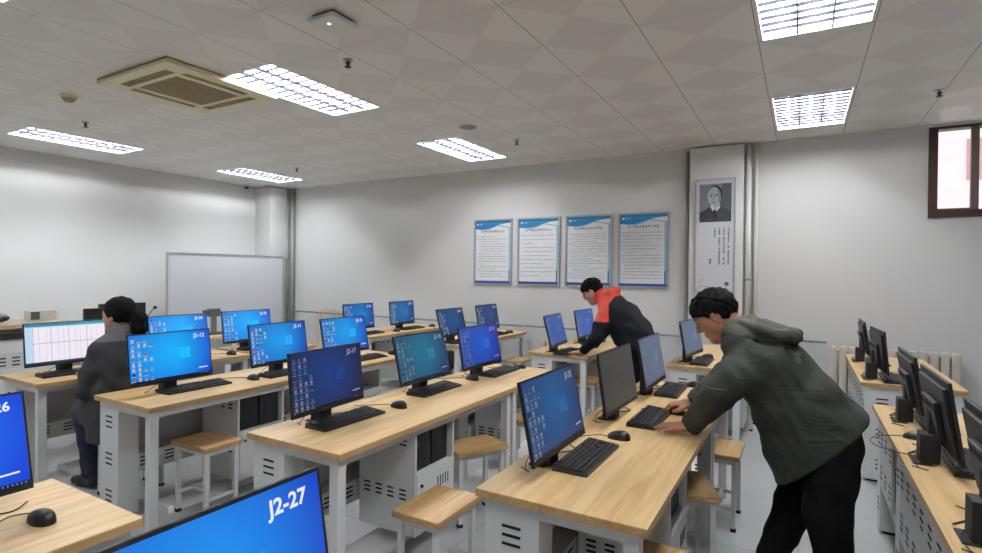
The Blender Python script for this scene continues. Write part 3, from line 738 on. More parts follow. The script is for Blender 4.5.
    for nm in ('desktop_icons', 'window_logo', 'taskbar', 'watermark_bar', 'screen_caption', 'spreadsheet_grid', 'faint_emblem'): pass
    tag(t, label, 'monitor', grp); return t

# ------------------------------------------------------------------ keyboards and mice
def key_mesh():
    b = MB(); KL, KW = .44, .15
    # wedge body
    b.add([(-KW/2, -KL/2, 0), (KW/2, -KL/2, 0), (KW/2, KL/2, 0), (-KW/2, KL/2, 0), (-KW/2+.003, -KL/2+.003, .024), (KW/2-.003, -KL/2+.003, .013), (KW/2-.003, KL/2-.003, .013), (-KW/2+.003, KL/2-.003, .024)],
          [(0, 3, 2, 1), (4, 5, 6, 7), (0, 1, 5, 4), (1, 2, 6, 5), (2, 3, 7, 6), (3, 0, 4, 7)], 0)
    keys = MB()
    for r in range(6):
        x = -KW/2+.012+r*.0205; ncol = 21; 
        for k in range(ncol):
            y = -KL/2+.008+k*.0198
            if r == 0 and k in (1, 14): continue
            if k in (15, 18) and r in (3,): continue
            wd = .0165
            if r == 5 and 3 < k < 9: wd = .0198
            z = .0245-(x+KW/2)*.078
            keys.box(x, x+.0165, y, y+wd, z-.002, z+.0055, 0)
    return b.mesh('key_tray', [M['black']]), keys.mesh('keys', [M['key']])
KT, KK = key_mesh()
KL_ = MB().quad([(-.066, .175, .0252), (-.062, .175, .025), (-.062, .200, .025), (-.066, .200, .0252)]).mesh('status_lights', [emis('keyboard_status_light', (200, 225, 200), .6)])
def keyboard(x, y, rz, label, detail=True):
    t = thing('keyboard', (x, y, TZ), rz)
    mesh_obj('key_tray', KT, t); mesh_obj('keys', KK, t); mesh_obj('status_lights', KL_, t)
    tag(t, label, 'keyboard', 'black keyboards on the desks'); return t
def mouse_mesh():
    b = MB(); nu, nv = 18, 8; vs = []; 
    for j in range(nv+1):
        ph = (math.pi/2)*j/nv
        for i in range(nu):
            th = 2*math.pi*i/nu
            # long axis x, front at -x
            ex = .056*math.copysign(abs(math.cos(th))**.85, math.cos(th)); ey = .031*math.copysign(abs(math.sin(th))**.85, math.sin(th))
            k = math.cos(ph)**.75 if j < nv else 0.0
            hump = .036*(math.sin(ph)**.9)*(1.0-.12*math.cos(th)*0)
            vs.append((ex*k, ey*k*(1-.08*(ex < 0)), .004+hump*(1+.25*(ex*k)/.056)))
    fs = []
    for j in range(nv):
        for i in range(nu): fs.append((j*nu+i, j*nu+(i+1) % nu, (j+1)*nu+(i+1) % nu, (j+1)*nu+i))
    b.add(vs, fs, 0, True)
    b.add([(v[0], v[1], 0) for v in vs[:nu]] + [vs[i] for i in range(nu)], [(i, (i+1) % nu, nu+(i+1) % nu, nu+i) for i in range(nu)]+[tuple(range(nu-1, -1, -1))], 0, True)
    w = MB().cyl((-.028, -.004, .024), (-.028, .004, .024), .008, 12)
    return b.mesh('shell', [M['black']]), w.mesh('scroll_wheel', [M['gap']])
MS, MWH = mouse_mesh()
def mouse(x, y, rz, label, cable=None):
    t = thing('computer_mouse', (x, y, TZ), rz)
    mesh_obj('shell', MS, t); mesh_obj('scroll_wheel', MWH, t)
    if cable is None: cable = [(-.055, 0, .006), (-.10, .01, .003), (-.15, -.03, .003), (-.19, -.09, .003), (-.24, -.12, .003)]
    # smooth the cable
    pts = [Vector(p) for p in cable]; out = []
    for i in range(len(pts)-1):
        p0 = pts[max(0, i-1)]; p1 = pts[i]; p2 = pts[i+1]; p3 = pts[min(len(pts)-1, i+2)]
        for s_ in range(6):
            u = s_/6; out.append(.5*((2*p1)+(-p0+p2)*u+(2*p0-5*p1+4*p2-p3)*u*u+(-p0+3*p1-3*p2+p3)*u**3))
    out.append(pts[-1])
    MB().tube(out, .002, 6).build('cable', M['lead'], t)
    tag(t, label, 'mouse', 'black computer mice on the desks'); return t

# name: (x, y, caption, near-logo colour, corner colour, strength, label)
BR, CO = (10, 172, 248), (20, 60, 205)
B2 = {'L': -3.47, 'M': -2.10, 'P': -4.82, 'R': -.84}
monitor(-3.55, 2.028, -0.005, 'J2-12', (14, 178, 250), (18, 60, 205), 1.0, 'black monitor with the bright blue J2-12 desktop, left of centre', tilt=-0.121)
monitor(-3.515, 2.848, 0.012, 'J2-11', (18, 160, 240), (24, 44, 168), .95, 'black monitor with the bright blue J2-11 desktop, right of J2-12', tilt=-0.16)
monitor(-3.494, 3.541, -0.013, 'J2-10', (14, 160, 240), (24, 50, 170), .95, 'black monitor with the blue J2-10 desktop, behind the navy screen', tilt=-0.212)
monitor(-4.853, 1.972, -.005, None, BR, CO, 1.0, 'black monitor showing a white spreadsheet in front of the tweed-coated woman', kind='sheet', tilt=-.126)
monitor(-4.831, 2.829, -0.007, 'J2-04', (14, 176, 250), (18, 60, 205), 1.0, 'black monitor with the blue J2-04 desktop, mostly hidden behind J2-12', tilt=-0.185)
monitor(-4.861, 3.536, -0.057, 'J2-05', (14, 176, 250), (18, 56, 200), 1.0, 'black monitor with the blue J2-05 desktop, in front of the whiteboard', tilt=-0.153)
monitor(-4.817, 5.084, 0, 'J2-06', (24, 128, 205), (28, 52, 150), .85, 'black monitor with the blue J2-06 desktop, left of the far left pair', tilt=-0.111)
monitor(-4.781, 5.888, 0.022, 'J2-07', (24, 118, 180), (30, 50, 120), .8, 'black monitor with the dim blue J2-07 desktop, right of the far left pair', tilt=-0.1)
monitor(-3.433, 5.164, 0.011, 'J2-08', (28, 92, 150), (30, 44, 100), .75, 'black monitor with the dim J2-08 desktop below the leftmost poster, left of its pair', tilt=-0.27)
monitor(-3.463, 6.006, 0.007, 'J2-09', (36, 76, 140), (34, 48, 92), .75, 'black monitor with the dim J2-09 desktop, right of the pair below the first poster', tilt=-0.184)
monitor(-2.152, 2.06, 0.071, 'J2-17', (26, 66, 142), (22, 26, 72), .75, 'black monitor with the dark navy desktop near the centre of the room', ik=.35, tilt=-0.103)
monitor(-2.169, 2.937, -0.025, 'J2-18', (22, 118, 152), (28, 36, 92), .85, 'black monitor with the teal-tinted desktop, second on the centre desk', ik=.36, tilt=-0.243)
monitor(-2.125, 3.598, -0.048, 'J2-19', (30, 94, 205), (34, 40, 150), .85, 'black monitor with the royal blue desktop, third on the centre desk', ik=.36, tilt=-0.184)
monitor(-2.114, 5.096, 0.094, 'J2-20', (44, 90, 170), (50, 74, 160), .85, 'black monitor with the flat blue screen left of the orange-shouldered man', ik=.36, tilt=-0.271)
monitor(-2.118, 5.915, -0.024, 'J2-21', (56, 94, 178), (56, 80, 170), .85, 'black monitor with the flat blue screen close by the face of the orange-shouldered man', ik=.36, tilt=-0.17)
monitor(-0.849, 2.084, -0.008, 'J2-25', (34, 92, 150), (36, 46, 92), .9, 'black monitor with the tall-looking blue screen on the near centre-right desk', ik=.36, tilt=-0.209)
monitor(-.836, 2.918, -.029, None, BR, CO, 1.0, 'black monitor with an unlit dark grey screen, in front of the green-jacketed man\'s hands', kind='off', tilt=-.154)
monitor(-.823, 3.651, -.006, None, (84, 100, 130), (74, 88, 116), .9, 'black monitor with the washed-out grey-blue screen, behind the dark grey one', ik=.25)
monitor(-.833, 5.189, -.115, None, (92, 108, 136), (82, 96, 122), .9, 'black monitor with the grey-blue screen in front of the green-jacketed man\'s face', ik=.25)
monitor(-2.19, 0.53, 0.024, 'J2-26', (20, 120, 240), (14, 60, 215), 1.0, 'black monitor with the bright blue J2-26 desktop cut off by the left edge', tilt=-0.238)
monitor(-0.821, 0.539, -0.001, 'J2-27', (20, 150, 245), (22, 50, 190), 1.0, 'large black foreground monitor with the bright blue J2-27 desktop at the bottom edge', tilt=-0.179)
# right-hand row, seen from behind
for (x, y, rz, dt, l) in [(.555, 2.162, 0, .0, 'black monitor back cut off by the right picture edge, nearest of the right row'), (.551, 2.961, .012, -.028, 'black monitor back, largest whole one in the right-hand row'), (.57, 3.733, .003, .007, 'black monitor back just behind the largest one in the right-hand row'),
               (.549, 5.16, .069, -.088, 'black monitor back on the far right desk, nearer of the pair by the radiator'), (.551, 6.15, .004, -.013, 'slim black monitor back on the far right desk, closest to the radiator')]:
    monitor(x, y, rz, None, (20, 150, 245), (22, 50, 190), .9, l, tilt=-.179-dt, ik=.5)

kb = [(-3.54, 2.17, 'black keyboard below the J2-12 screen'), (-3.46, 2.86, 'black keyboard below the J2-11 screen'), (-3.44, 3.7, 'black keyboard below the J2-10 screen'),
      (-2.105, 2.13, 'black keyboard in front of the dark navy screen'), (-2.14, 2.98, 'black keyboard in front of the teal-tinted screen'), (-2.09, 3.79, 'black keyboard in front of the royal blue screen'),
      (-0.795, 2.24, 'black keyboard on the near desk corner, in front of the tall-looking blue screen'), (-0.715, 3.03, 'black keyboard beside the left hand of the man in green'), (-0.765, 3.82, 'black keyboard in front of the washed-out grey-blue screen'),
      (-4.8, 1.99, 'black keyboard below the spreadsheet screen'), (-4.80, 3.62, 'black keyboard below the J2-05 screen'), (-4.78, 5.2, 'black keyboard below the left screen of the far left pair'), (-4.75, 6.02, 'black keyboard below the right screen of the far left pair'),
      (-3.385, 5.20, 'black keyboard below the left screen of the pair under the first poster'), (-3.40, 6.04, 'black keyboard below the right screen of the pair under the first poster'),
      (-2.04, 5.13, 'black keyboard left of the hand of the orange-shouldered man'), (-2.07, 5.98, 'black keyboard behind the arm of the orange-shouldered man'),
      (-0.78, 5.24, 'black keyboard on the far desk under the chin of the man in green'),
      (-2.14, 0.36, 'black keyboard showing an end at the left edge below J2-26'), (-0.77, 0.42, 'black keyboard below the foreground J2-27 screen'),
      (0.62, 2.2, 'black keyboard by the nearest monitor back at the right edge'), (0.62, 3.02, 'black keyboard under the largest monitor back in the right-hand row'), (0.64, 3.78, 'black keyboard behind the second monitor back in the right-hand row'),
      (0.62, 5.2, 'black keyboard on the far right desk, nearer of the pair'), (0.62, 6.15, 'black keyboard on the far right desk, closest to the radiator')]
for x, y, l in kb: keyboard(x, y, random.uniform(-.03, .03), l)
mc = [(-3.47, 2.56, 'black mouse between the J2-12 and J2-11 keyboards'), (-3.42, 3.33, 'black mouse right of the J2-11 keyboard'), (-3.42, 4.08-.02, 'black mouse at the far end beside the J2-10 keyboard'),
      (-2.05, 2.49, 'black mouse between the navy and teal screens'), (-2.12, 3.42, 'black mouse between the teal and royal blue screens'), (-2.05, 4.06, 'black mouse at the far end past the royal blue screen'),
      (-.76, 2.58, 'black mouse between the tall-looking blue screen and the dark grey one'), (-.62, 3.22, 'black mouse under the right hand of the man in green'), (-.66, 4.06, 'black mouse just beyond the washed-out grey-blue screen\'s keyboard'),
      (-4.70, 2.30, 'black mouse beside the tweed-coated woman\'s keyboard'), (-4.66, 3.20, 'black mouse on the desk between J2-04 and J2-05'),
      (-4.68, 5.62, 'black mouse between the far left pair of screens'), (-4.68, 6.42, 'black mouse at the far end of the far left desk'),
      (-3.36, 6.34, 'black mouse at the far end of the desk below the first poster'), (-1.96, 5.44, 'black mouse in front of the hand of the orange-shouldered man'), (-.78, 5.55, 'black mouse on the far desk beside the green-jacketed man\'s chin'),
      (-2.07, .77, 'black mouse with a looping cable on the bottom left desk corner'),
      (.50, 3.36, 'black mouse between the two large monitor backs in the right-hand row'), (.86, 5.68, 'black mouse on the far right desk by the radiator')]
for x, y, l in mc:
    cb = None
    if y == .77: cb = [(-.055, 0, .006), (-.09, .01, .003), (-.12, -.03, .003), (-.10, -.08, .003), (-.14, -.12, .003), (-.16, -.2, .003)]
    if (x, y) == (.50, 3.36): cb = [(-.055, 0, .006), (-.12, -.02, .003), (-.17, -.08, .003), (-.19, -.2, .003), (-.12, -.3, .003), (.02, -.34, .003)]
    if (x, y) == (-.62, 3.22): cb = [(-.055, 0, .006), (-.09, -.005, .003), (-.15, .0, .003), (-.20, .0, .003)]
    mouse(x, y, random.uniform(-.1, .1), l, cb)

# ------------------------------------------------------------------ teacher area on the left
t = thing('teacher_lectern', (-6.62, 1.35, 0)); t.scale = (1, 1.08, 1.06)
MB().box(0, .55, 0, 1.05, .03, .86, 0).build('cabinet', M['white_metal'], t)
v = MB()
for k in range(5):
    for j in range(3): v.box(.55, .552, .55+k*.09, .60+k*.09, .70-j*.03, .712-j*.03, 1)
v.box(.549, .5505, .5, 1.02, .62, .75, 0); v.build('vent_panel', [M['grey_metal'], M['slot']], t)
MB().box(-.02, .57, -.02, 1.07, .86, .91, bev=.004).build('drawer_band', M['black_matte'], t)
MB().box(-.03, .60, -.03, 1.09, .95, .985, bev=.004).box(.02, .5, .02, 1.0, .91, .95).build('top_shelf', wood('lectern_top_wood', (196, 176, 150), (172, 150, 124)), t)
tag(t, 'white metal lectern with vents and a wooden top at the far left edge', 'lectern')
o = MB().box(-.06, .06, -.11, .11, 0, .095, 0, bev=.004).box(.06, .063, -.10, -.03, .01, .085, 1).build('storage_box', [M['white_plastic'], M['ink']]); o.location = (-6.4, 2.37, 1.044); tag(o, 'small white box with a dark end on top of the lectern', 'box')
o = MB().ellip((0, 0, .0), (.09, .12, .045)).build('desk_device', M['black']); o.location = (-6.3, 1.98, 1.089); tag(o, 'dark rounded object on the lectern top at the left edge', 'device')

t = thing('teacher_desk', (-6.75, 2.55, 0))
MB().box(0, .7, 0, 1.75, .72, .75, bev=.002).build('tabletop', M['wood'], t)
MB().box(.03, .06, .05, 1.7, .1, .72).build('modesty_panel', M['white_metal'], t)
for x in (.05, .61):
    for y in (.05, 1.65): MB().box(x, x+.05, y, y+.05, 0, .72).build('leg', M['white_metal'], t)
tag(t, 'teacher\'s wooden-topped desk beyond the tweed-coated woman, facing the class', 'desk')
for (x, y, h, l) in ((-6.16, 2.86, .40, 'black screen back left of the tweed-coated woman\'s head'), (-6.40, 3.10, .425, 'black screen back directly behind the tweed-coated woman\'s head')):
    t = thing('console_screen', (x, y, .75), 0)
    MB().box(-.02, .02, -.23, .23, h-.32, h, bev=.004).box(.02, .035, -.17, .17, h-.28, h-.07, bev=.004).build('housing', M['black'], t)
    MB().box(-.015, .03, -.04, .04, .0, h-.3).build('stand', M['black_matte'], t)
    MB().box(-.09, .10, -.11, .11, 0, .012, bev=.003).build('foot', M['black_matte'], t)
    tag(t, l, 'monitor', 'black screens on the teacher desk')
t = thing('gooseneck_microphone', (-6.12, 3.17, .75))
MB().box(-.05, .05, -.04, .04, 0, .03, bev=.006).build('base', M['black'], t)
MB().tube([(0, 0, .03), (0, 0, .16), (0, .03, .26), (0, .08, .34), (0, .11, .37)], .005, 8).build('neck', M['black'], t)
MB().ellip((0, .12, .38), (.014, .022, .018)).build('microphone_head', M['black'], t)
tag(t, 'thin black gooseneck microphone between the woman\'s head and the J2-04 screen', 'microphone')
t = thing('document_camera', (-6.3, 4.08, .75))
MB().box(-.08, .08, -.07, .07, 0, .03, bev=.006).build('base', mat('dark_grey_plastic', (84, 88, 92), .5), t)
MB().box(-.03, .03, -.02, .03, .03, .22, bev=.006).build('column', mat('mid_grey_plastic', (112, 116, 120), .5), t)
MB().box(-.05, .05, -.06, .07, .22, .32, bev=.012).cyl((.0, -.06, .29), (.0, -.13, .29), .02, 12).build('camera_head', mat('grey_head_plastic', (96, 100, 104), .5), t)
tag(t, 'grey box-shaped document camera in front of the whiteboard', 'document camera')

# cable ducts on the floor beneath the desk rows
for k, l in {'P': 'white cable duct on the floor below the spreadsheet desk row', 'L': 'white cable duct on the floor below the J2-12 desk row',
             'M': 'white cable duct on the floor below the navy-screen desk row', 'R': 'white cable duct on the floor below the row of the man in green'}.items():
    t = thing('floor_cable_duct', (COLX[k]+.30, 1.95, 0))
    b = MB(); n = 8; w = .11
    sec = [(-w*math.cos(math.pi*i/n), .05*math.sin(math.pi*i/n)**.7 if 0 < i < n else 0) for i in range(n+1)]
    vs = [(x, 0, z) for x, z in sec]+[(x, 4.6, z) for x, z in sec]
    b.add(vs, [(i+1, i, n+1+i, n+2+i) for i in range(n)]+[(i, i+1, n+2+i, n+1+i)[::-1] for i in range(0)], 0, True)
    b.add(vs, [tuple(range(n+1)), tuple(range(2*n+1, n, -1))], 0)
    b.build('duct_cover', M['white_plastic'], t); tag(t, l, 'cable duct', 'white floor cable ducts')

# ------------------------------------------------------------------ people: smooth bodies grown from joints (signed distances, then a surface net)
A3 = lambda *v: np.array(v, dtype=np.float64)
def smin(a, b, k):
    h = np.clip(.5+.5*(b-a)/k, 0, 1); return b*(1-h)+a*h-k*h*(1-h)
def smax(a, b, k): return -smin(-a, -b, k)
def cone(P, a, b, ra, rb):
    a = np.asarray(a, float); b = np.asarray(b, float); d = b-a; L2 = max(d@d, 1e-9)
    t = np.clip((P-a)@d/L2, 0, 1); q = P-a-t[:, None]*d
    return np.sqrt((q*q).sum(1))-(ra+(rb-ra)*t)
def chain(P, pts, k=.02):
    d = None
    for i in range(len(pts)-1):
        c = cone(P, pts[i][0], pts[i+1][0], pts[i][1], pts[i+1][1]); d = c if d is None else smin(d, c, k)
    return d
def frame(fwd, up):
    f = np.asarray(fwd, float); f /= np.linalg.norm(f); u = np.asarray(up, float); u = u-(u@f)*f; u /= np.linalg.norm(u)
    return np.array([f, np.cross(u, f), u])       # rows: forward, left side, up
def ell(P, c, r, F=None):
    q = P-np.asarray(c, float)
    if F is not None: q = q@F.T
    q = q/np.asarray(r, float); k = np.sqrt((q*q).sum(1)); return (k-1)*min(r)
def loft(P, pts, Y0):
    """body of a bent torso: centre line in the x-z plane at Y0, rows (x, z, half depth, half width)"""
    p = np.array(pts, float); best = None; bd = None
    q = P[:, [0, 2]]; yy = P[:, 1]
    for i in range(len(p)-1):
        a, b = p[i, :2], p[i+1, :2]; d = b-a; L2 = d@d; t = (q-a)@d/L2
        if i > 0: t = np.maximum(t, 0)
        if i < len(p)-2: t = np.minimum(t, 1)
        t = np.clip(t, -.6, 1.6)
        r = q-a-t[:, None]*d; dist = np.sqrt((r*r).sum(1)); tc = np.clip(t, 0, 1)
        A = p[i, 2]+(p[i+1, 2]-p[i, 2])*tc; B = p[i, 3]+(p[i+1, 3]-p[i, 3])*tc
        v = (np.power(np.power(dist/A, 2.3)+np.power(np.abs(yy-Y0(P) if callable(Y0) else yy-Y0)/B, 2.3), 1/2.3)-1)*np.minimum(A, B)
        best = v if best is None else smin(best, v, .03)
    return best
def folds(P, s=1.0):
    x, y, z = P[:, 0], P[:, 1], P[:, 2]
    a = np.sin(23*x+31*z+2.2*np.sin(17*y+9*z)+1.3*np.sin(29*x)); b = np.sin(37*z-21*x+1.9*np.sin(19*x+23*y)); c = np.sin(61*x+40*y+33*z+2*np.sin(27*z))
    return s*(.0042*a+.0030*b+.0013*c)
def surface(fn, lo, hi, h):
    lo = np.array(lo, float); n = np.ceil((np.array(hi)-lo)/h).astype(int)+1; B = 8
    nb = (n+B-1)//B; N = nb*B
    D = np.empty(tuple(N), np.float32)
    bc = np.stack(np.meshgrid(*[np.arange(k) for k in nb], indexing='ij'), -1).reshape(-1, 3)
    cen = lo+(bc*B+(B-1)/2)*h; dc = fn(cen); near = np.abs(dc) < B*h*1.9
    Db = D.reshape(nb[0], B, nb[1], B, nb[2], B).transpose(0, 2, 4, 1, 3, 5)
    vals = np.where(dc < 0, -1, 1).astype(np.float32)
    loc = np.stack(np.meshgrid(*[np.arange(B)]*3, indexing='ij'), -1).reshape(-1, 3)
    out = np.empty((len(bc), B, B, B), np.float32); out[:] = vals[:, None, None, None]
    idx = np.where(near)[0]
    for s in range(0, len(idx), 600):
        ii = idx[s:s+600]; P = (lo+((bc[ii]*B)[:, None, :]+loc[None])*h).reshape(-1, 3)
        out[ii] = fn(P).reshape(len(ii), B, B, B)
    D = out.reshape(*nb, B, B, B).transpose(0, 3, 1, 4, 2, 5).reshape(tuple(N)).copy(); del out
    S = D < 0
    any_ = np.zeros(tuple(N-1), bool); all_ = np.ones(tuple(N-1), bool)
    sl = [slice(0, -1), slice(1, None)]
    for i in (0, 1):
        for j in (0, 1):
            for k in (0, 1): c = S[sl[i], sl[j], sl[k]]; any_ |= c; all_ &= c
    act = np.argwhere(any_ & ~all_); ID = -np.ones(any_.shape, np.int32); ID[tuple(act.T)] = np.arange(len(act))
    pos = np.zeros((len(act), 3)); cnt = np.zeros(len(act))
    for ax in range(3):
        o1, o2 = [a for a in range(3) if a != ax]
        for i in (0, 1):
            for j in (0, 1):
                p0 = act.copy(); p0[:, o1] += i; p0[:, o2] += j; p1 = p0.copy(); p1[:, ax] += 1
                d0 = D[tuple(p0.T)]; d1 = D[tuple(p1.T)]; m = (d0 < 0) != (d1 < 0); t = np.where(m, d0/np.where(m, d0-d1, 1), 0)
                q = p0.astype(float); q[:, ax] += t; pos[m] += q[m]; cnt[m] += 1
    V = lo+(pos/cnt[:, None])*h
    F = []
    for ax in range(3):
        o1, o2 = (ax+1) % 3, (ax+2) % 3
        s0 = [slice(None)]*3; s1 = [slice(None)]*3; s0[ax] = slice(0, -1); s1[ax] = slice(1, None)
        e = np.argwhere(S[tuple(s0)] != S[tuple(s1)])
        e = e[(e[:, o1] > 0) & (e[:, o2] > 0) & (e[:, o1] < N[o1]-1) & (e[:, o2] < N[o2]-1)]
        inside = S[tuple(e.T)]; q = []
        for a, b in ((-1, -1), (0, -1), (0, 0), (-1, 0)):
            c = e.copy(); c[:, o1] += a; c[:, o2] += b; q.append(ID[tuple(c.T)])
        q = np.stack(q, 1); q[~inside] = q[~inside][:, ::-1]; F.append(q)
    F = np.concatenate(F); F = F[(F >= 0).all(1)]
    return V, F
def skin_obj(name, fn, lo, hi, h, mats, parent=None, region=None, relax=1, origin=(0, 0, 0)):
    V, F = surface(fn, lo, hi, h)
    for _ in range(relax):   # light smoothing along edges
        acc = np.zeros_like(V); cnt = np.zeros(len(V))
        for a in range(4):
            b = (a+1) % 4; np.add.at(acc, F[:, a], V[F[:, b]]); np.add.at(cnt, F[:, a], 1); np.add.at(acc, F[:, b], V[F[:, a]]); np.add.at(cnt, F[:, b], 1)
        V = V*.5+.5*acc/np.maximum(cnt, 1)[:, None]
    C = V[F].mean(1); mi = region(C).astype(np.int32) if region is not None else np.zeros(len(F), np.int32)
    V = V-np.array(origin)
    me = bpy.data.meshes.new(name); me.vertices.add(len(V)); me.vertices.foreach_set('co', V.ravel().astype(np.float32))
    me.loops.add(F.size); me.loops.foreach_set('vertex_index', F.ravel().astype(np.int32))
    me.polygons.add(len(F)); me.polygons.foreach_set('loop_start', (np.arange(len(F))*4).astype(np.int32)); me.polygons.foreach_set('loop_total', np.full(len(F), 4, np.int32))
    for m in (mats if isinstance(mats, list) else [mats]): me.materials.append(m)
    me.polygons.foreach_set('material_index', mi); me.polygons.foreach_set('use_smooth', np.ones(len(F), bool))
    me.update(calc_edges=True); me.validate()
    o = bpy.data.objects.new(name, me); COL.objects.link(o)
    if parent is not None: o.parent = parent
    else: o.location = origin
    return o

class Head:
    def __init__(s, C, fwd, up, sc=1.0): s.C = np.array(C, float); s.F = frame(fwd, up); s.k = sc
    def loc(s, P): return ((P-s.C)@s.F.T)/s.k
    def w(s, f, l, u): return s.C+s.k*(s.F.T@np.array([f, l, u]))
    def skin(s, P):
        q = s.loc(P); q2 = q.copy(); q2[:, 1] = np.abs(q2[:, 1])
        d = ell(q, (-.012, 0, .03), (.098, .074, .092))
        d = smin(d, ell(q, (.028, 0, -.045), (.062, .055, .072)), .035)
        d = smin(d, ell(q, (.062, 0, -.094), (.026, .028, .02)), .03)
        d = smin(d, cone(q2, (.045, .04, -.015), (.02, .056, -.05), .026, .022), .02)
        d = smin(d, cone(q2, (.084, .012, .028), (.066, .045, .027), .011, .010), .014)
        d = smax(d, -ell(q2, (.098, .030, .010), (.017, .017, .011)), .012)
        d = smin(d, cone(q, (.086, 0, .018), (.108, 0, -.018), .008, .012), .010)
        d = smin(d, ell(q2, (.097, .012, -.024), (.011, .009, .008)), .006)
        d = smin(d, ell(q, (.085, 0, -.052), (.013, .024, .0065)), .006); d = smin(d, ell(q, (.082, 0, -.064), (.013, .021, .007)), .006)
        ear = ell(q2, (-.006, .076, -.008), (.020, .010, .033)); ear = smax(ear, -ell(q2, (.000, .088, -.004), (.010, .008, .018)), .006)
        d = smin(d, ear, .008)
        d = smin(d, ell(q2, (.077, .030, .010), (.013, .012, .011)), .003)
        return d*s.k
    def hair(s, P, short=True, lump=.8):
        q = s.loc(P)
        d = ell(q, (-.012, 0, .034), (.112, .087, .103))
        x, y, z = q.T; d = d+lump*(.0036*np.sin(88*x+2*np.sin(70*z))*np.sin(97*y+1.5*np.sin(60*x))+.0026*np.sin(150*x+60*y)*np.sin(140*z-50*y)+.0012*np.sin(260*y+120*z))
        ub = np.interp(q[:, 0], [-.12, -.06, -.028, -.006, .012, .022, .05, .08, .11], [-.085, -.078, -.045, .012, .008, .000, .030, .046, .052])+.004*np.sin(110*q[:, 1])+.003*np.sin(190*q[:, 0])
        return smax(d, (ub-q[:, 2])*.8, .012)*s.k
    def region(s, C, base):
        q = s.loc(C); r = np.full(len(C), base)
        eye = (np.abs(np.abs(q[:, 1])-.030) < .0095) & (np.abs(q[:, 2]-.010) < .0045) & (q[:, 0] > .078)
        brow = (np.abs(np.abs(q[:, 1])-.030) < .018) & (np.abs(q[:, 2]-.034) < .0045) & (q[:, 0] > .066)
        lip = (np.abs(q[:, 1]) < .021) & (np.abs(q[:, 2]+.058) < .009) & (q[:, 0] > .084)
        r[lip] = 1; r[eye | brow] = 2; return r

def hand_sdf(P, W, d, n, thumb, sc=1.0, curl=(.12, .12, .12), spread=.07, tcurl=0.0):
    """W wrist, d finger direction, n back-of-hand normal, thumb = side (+1/-1 of cross(n, d)); curl: bend at the three knuckles"""
    d = np.asarray(d, float)/np.linalg.norm(d); n = np.asarray(n, float); n = n-(n@d)*d; n /= np.linalg.norm(n); s_ = np.cross(n, d)*thumb
    q = (P-np.asarray(W, float)); q = np.stack([q@d, q@s_, q@n], 1)/sc
    r = ell(q, (.052, .0, .0), (.056, .043, .0165)); r = smin(r, cone(q, (.0, 0, 0), (.03, 0, 0), .026, .026), .02)
    fl = [(.078, .029, .073, .0088, .9), (.088, .010, .082, .009, .2), (.084, -.010, .076, .0086, -.4), (.074, -.028, .060, .0078, -1.1)]
    fing = None
    for (x, y, L, rad, sp) in fl:
        p = np.array([x-.012, y, .002]); a = 0; dirx = math.cos(sp*spread*1.2); diry = math.sin(sp*spread*1.2)
        pts = [(p.copy(), rad*1.12)]
        for seg, cb in zip((.46, .31, .23), curl):
            a += cb; p = p+L*seg*1.08*np.array([math.cos(a)*dirx, math.cos(a)*diry, -math.sin(a)]); pts.append((p.copy(), rad*(1-.07*len(pts))))
        c = chain(q, pts, .004); fing = c if fing is None else smin(fing, c, .0022)
    r = smin(r, fing, .010)
    th = [(np.array([.018, .022, -.004]), .0135), (np.array([.046, .048, -.010-tcurl*.4]), .0115), (np.array([.068, .060, -.012-tcurl*.8]), .0098), (np.array([.088, .064, -.014-tcurl]), .0085)]
    r = smin(r, chain(q, th, .008), .012)
    return r*sc
def shoe(parent, name, heel, toe, origin, r=.042):
    heel = np.array(heel, float); toe = np.array(toe, float)
    def fn(P):
        d = chain(P, [(heel+A3(0, 0, .045), r), (heel*.45+toe*.55+A3(0, 0, .042), r*1.02), (toe+A3(0, 0, .030), r*.80)], .03)
        d = smin(d, cone(P, heel+A3(0, 0, .06), heel+A3(0, 0, .10), r*.95, r*.85), .02)
        return smax(d, .004-P[:, 2], .006)
    lo = np.minimum(heel, toe)-.09; hi = np.maximum(heel, toe)+.09; lo[2] = -.01; hi[2] = .16
    return skin_obj(name, fn, lo, hi, .007, M['shoe'], parent, origin=origin)

